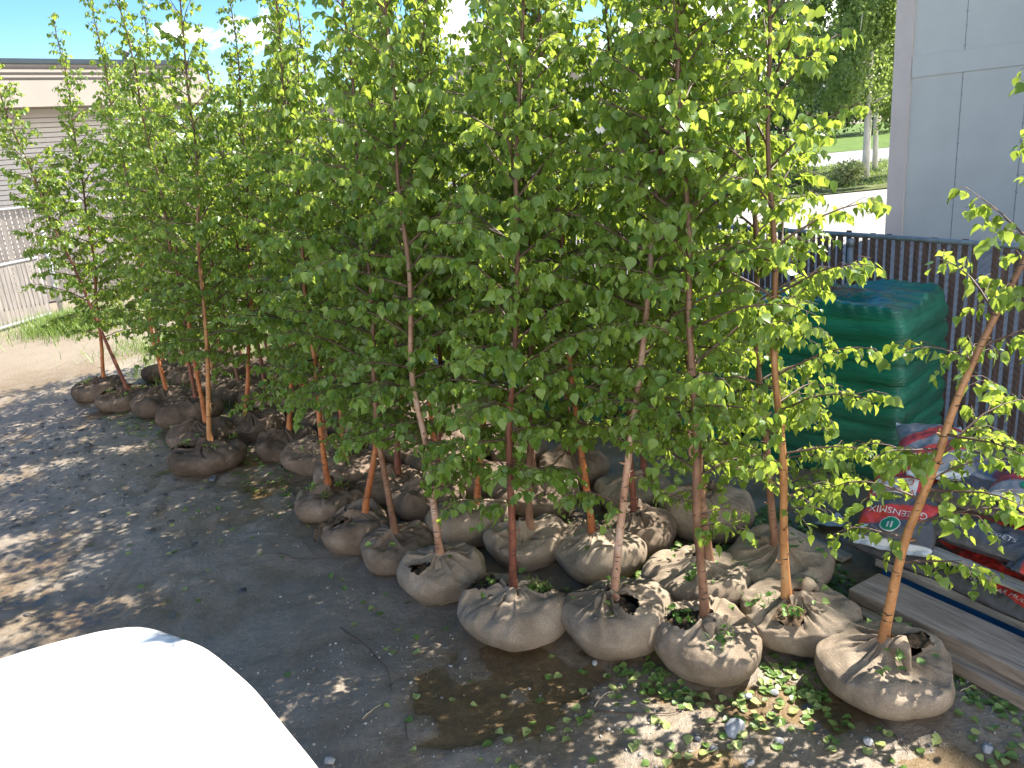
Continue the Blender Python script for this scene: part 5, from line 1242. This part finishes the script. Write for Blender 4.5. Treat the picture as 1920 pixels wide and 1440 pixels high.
tag(obj('leaf_litter', npmesh('leaf_litter', lv, [lt, lq], smooth=False), M['fallen_green']), 'green leaf litter carpeting the ground between the root balls', 'leaf litter', kind='stuff')
# fallen leaves caught on the burlap are part of the litter stuff too
P = []
for (x, y, r), hb in zip(BALLS[:27], [h[5][2] for h in HERO]):
    k = 10 if (x > 0.3 and y < 5.4) else 4
    for _ in range(int(k * g.uniform(0.4, 1.4))):
        a = g.uniform(0, 6.28); q = g.uniform(0.3, 0.78); P.append((x + math.cos(a) * q * r, y + math.sin(a) * q * r, hb * np.interp(q, [0.2, 0.5, 0.8], [1.02, 0.96, 0.84]) + 0.012))
P = np.array(P); n = len(P); d = g.normal(0, 1, (n, 3)); d[:, 2] *= 0.25; f = g.normal(0, 0.35, (n, 3)); f[:, 2] = 1
lv, lt, lq = leaves_mesh(P, d, f, g.uniform(0.032, 0.055, n), g)
tag(obj('leaf_litter', npmesh('leaf_litter', lv, [lt, lq], smooth=False), M['fallen_green']), 'scattered leaves caught on top of the burlap root balls', 'leaf litter', kind='stuff')

# stones
def stone_mesh(seed, sub=3):
    import bmesh
    bm = bmesh.new(); bmesh.ops.create_icosphere(bm, subdivisions=sub, radius=1.0)
    V = np.array([v.co for v in bm.verts]); F = np.array([[q.index for q in f.verts] for f in bm.faces]); bm.free()
    s = Sines(seed, 3, 12, 0.9, 4, 1.0); f = Sines(seed + 1, 3, 12, 4, 14, 1.0)
    V = V * (1 + 0.17 * s(V) + 0.03 * f(V))[:, None]
    g_ = np.random.default_rng(seed + 2)
    for _ in range(7):   # broken flat faces
        d = g_.normal(0, 1, 3); d /= np.linalg.norm(d); k = V @ d; V = V - np.maximum(0, k - g_.uniform(0.62, 0.85))[:, None] * d
    return V * np.array([1, 0.8, 0.62]), F
M['stone_grey'] = simple('blue_grey_stone', (0.20, 0.215, 0.235), 0.7, 0.25, 3, 0.3, 30); M['stone_white'] = simple('whitish_stone', (0.36, 0.35, 0.335), 0.7, 0.15, 3, 0.2, 30); M['stone_dark'] = simple('dark_stone', (0.07, 0.075, 0.085), 0.6, 0.25, 3, 0.3, 30)
ST = [(1375, 1370, 0.058, 'grey', 'large blue grey stone lying in the mud below the front root balls'), (1628, 1394, 0.026, 'white', 'small white stone in the sun at the right foreground'), (1452, 1297, 0.026, 'white', 'white pebble nearest the foot of the second sunlit ball'),
      (1405, 1305, 0.023, 'grey', 'grey pebble left of the white one under the sunlit ball'), (1306, 1384, 0.026, 'dark', 'wet dark stone half sunk in the puddle left of the large grey stone'), (1339, 1402, 0.024, 'dark', 'small dark stone just below the large grey stone'),
      (1115, 1243, 0.024, 'white', 'pale pebble under the leaves at the foot of the peeling stemmed birch ball'), (620, 1432, 0.034, 'white', 'pale stone at the lower edge beside the white car'), (1850, 1402, 0.034, 'grey', 'pale grey flat stone in the shade at bottom right'),
      (1460, 1391, 0.022, 'white', 'pale pebble in dark gravel right of the large grey stone'), (1407, 1430, 0.022, 'white', 'pale pebble at the lower edge below the large grey stone'), (400, 900, 0.05, 'dark', 'dark clod below the broad forward ball at left'), (165, 838, 0.055, 'dark', 'dark mud clod on the open ground at left')]
for k, (px, py, r, mm, lab) in enumerate(ST):
    V, F = stone_mesh(800 + k); p = at_z(px, py, 0.0); o = obj('stone', npmesh('stone', V * r, [F]), M['stone_' + mm])
    o.location = (p[0], p[1], max(WATER_Z, float(height(p[0:1], p[1:2])[0])) + r * 0.30); o.rotation_euler = (0, 0, k * 1.3); tag(o, lab, 'stone')
V, F = stone_mesh(900, 1); n = 3600; Vs = []; Fs = []
M['gravel'] = leaf_mat('loose_gravel', (0.10, 0.095, 0.085), (0.20, 0.19, 0.17), (0.38, 0.36, 0.33), (0, 0, 0), 0.0, 0.85)
cnt = 0
while cnt < n:
    x, y = (g.uniform(-2.2, 2.7), g.uniform(2.2, 4.2)) if g.random() < 0.62 else (g.uniform(-6.5, 0), g.uniform(4.5, 9.5))
    if not free(x, y, 1.0): continue
    r = 0.004 + 0.009 * g.random() ** 3; z = float(height(np.array(x), np.array(y))); c = rotz(g.uniform(0, 6.28))
    if z < WATER_Z + 0.001 and g.random() < 0.8: continue
    Vs.append((V * r * g.uniform(0.7, 1.3, 3)) @ c.T + [x, y, z + r * 0.25]); Fs.append(F + cnt * len(V)); cnt += 1
tag(obj('loose_gravel', npmesh('loose_gravel', np.concatenate(Vs), [np.concatenate(Fs)]), M['gravel']), 'loose small gravel scattered over the mud', 'gravel', kind='stuff')
# mud clods on the churned ground at left
V, F = stone_mesh(901, 2); Vs = []; Fs = []
for k in range(900):
    x, y = g.normal(-4.7, 1.2), g.normal(7.9, 1.7)
    if not free(x, y, 1.05) or y < 4.5: continue
    r = 0.010 + 0.028 * g.random() ** 4; z = float(height(np.array(x), np.array(y))); c = rotz(g.uniform(0, 6.28))
    Vs.append((V * r * np.array([1.2, 1.0, 0.7]) * g.uniform(0.7, 1.3, 3)) @ c.T + [x, y, z + r * 0.1]); Fs.append(F + len(Fs) * len(V))
M['clod'] = simple('wet_mud_clod', (0.055, 0.052, 0.048), 0.6, 0.3, 10, 0.5, 60)
tag(obj('mud_clods', npmesh('mud_clods', np.concatenate(Vs), [np.concatenate(Fs)]), M['clod']), 'small wet mud clods strewn over the churned ground at left', 'mud clods', kind='stuff')
# fallen twigs
TW = [([(640, 1180), (690, 1215), (728, 1260), (735, 1300)], 'long thin curved twig lying across the shaded puddle', 'twig'), ([(680, 1350), (715, 1325)], 'short pale twig at the edge of the brown puddle left of centre', 'straw'),
      ([(760, 1355), (763, 1392)], 'short straight twig pointing at the viewer on grey gravel', 'twig'), ([(1115, 1325), (1130, 1308), (1152, 1296)], 'short whitish bent stick on the gravel below the peeling stemmed birch', 'straw'),
      ([(1115, 1335), (1190, 1343), (1262, 1340), (1310, 1322)], 'long dark twig lying on the mud left of the large grey stone', 'twig'), ([(1720, 1345), (1780, 1325)], 'pale straw stalk beside the nearest root ball at right', 'straw'),
      ([(1640, 1340), (1690, 1395), (1705, 1410)], 'thin dark twig pointing down in front of the nearest root ball', 'twig'), ([(1420, 1230), (1470, 1275), (1520, 1290)], 'thin twig between the two nearest sunlit root balls', 'twig'),
      ([(1800, 1298), (1830, 1285)], 'short straw stalk at the foot of the timbers', 'straw'), ([(520, 1040), (560, 1052), (640, 1050)], 'thin stick on the shaded ground left of the front row balls', 'twig'), ([(570, 1020), (590, 1045)], 'dark broken stick on shaded ground left of the front row', 'twig')]
M['straw'] = simple('dry_straw', (0.42, 0.34, 0.22), 0.8, 0.2, 30)
for pts, lab, mm in TW:
    P = np.array([at_z(a, b_, 0.0) for a, b_ in pts]); q = np.linspace(0, 1, 12); s = np.linspace(0, 1, len(P)); Q = np.stack([np.interp(q, s, P[:, k]) for k in range(3)], 1)
    Q[:, 2] = np.maximum(height(Q[:, 0], Q[:, 1]), WATER_Z) + 0.005 + 0.006 * np.abs(np.sin(q * 7)); c = Q.mean(0); mb = MB(); mb.tube(Q - c, np.linspace(0.0036, 0.0016, 12), 6)
    o = obj('twig', mb.mesh('twig', True), M[mm]); o.location = tuple(c); tag(o, lab, 'twig')
# scrap of torn pale plastic behind the timbers
A, B = np.meshgrid(np.linspace(-0.14, 0.14, 24), np.linspace(-0.07, 0.07, 14), indexing='ij')
Zp = 0.03 + 0.015 * Sines(5, 2, 14, 12, 60, 0.8)(np.stack([A, B], -1).reshape(-1, 2)).reshape(A.shape)
me = npmesh('plastic_scrap', np.concatenate([np.stack([A, B, Zp], -1).reshape(-1, 3), np.stack([A, B, Zp - 0.0012], -1).reshape(-1, 3)]), [grid_faces(24, 14), grid_faces(24, 14)[:, ::-1] + 24 * 14])
o = obj('plastic_scrap', me, flat_mat('milky_plastic', (0.5, 0.52, 0.54), 0.35)); p = at_z(1560, 985, 0); o.location = (p[0], p[1], 0.0); o.rotation_euler = (0, 0, 0.5); tag(o, 'crumpled scrap of milky plastic on the dark ground left of the mulch bags', 'plastic scrap')
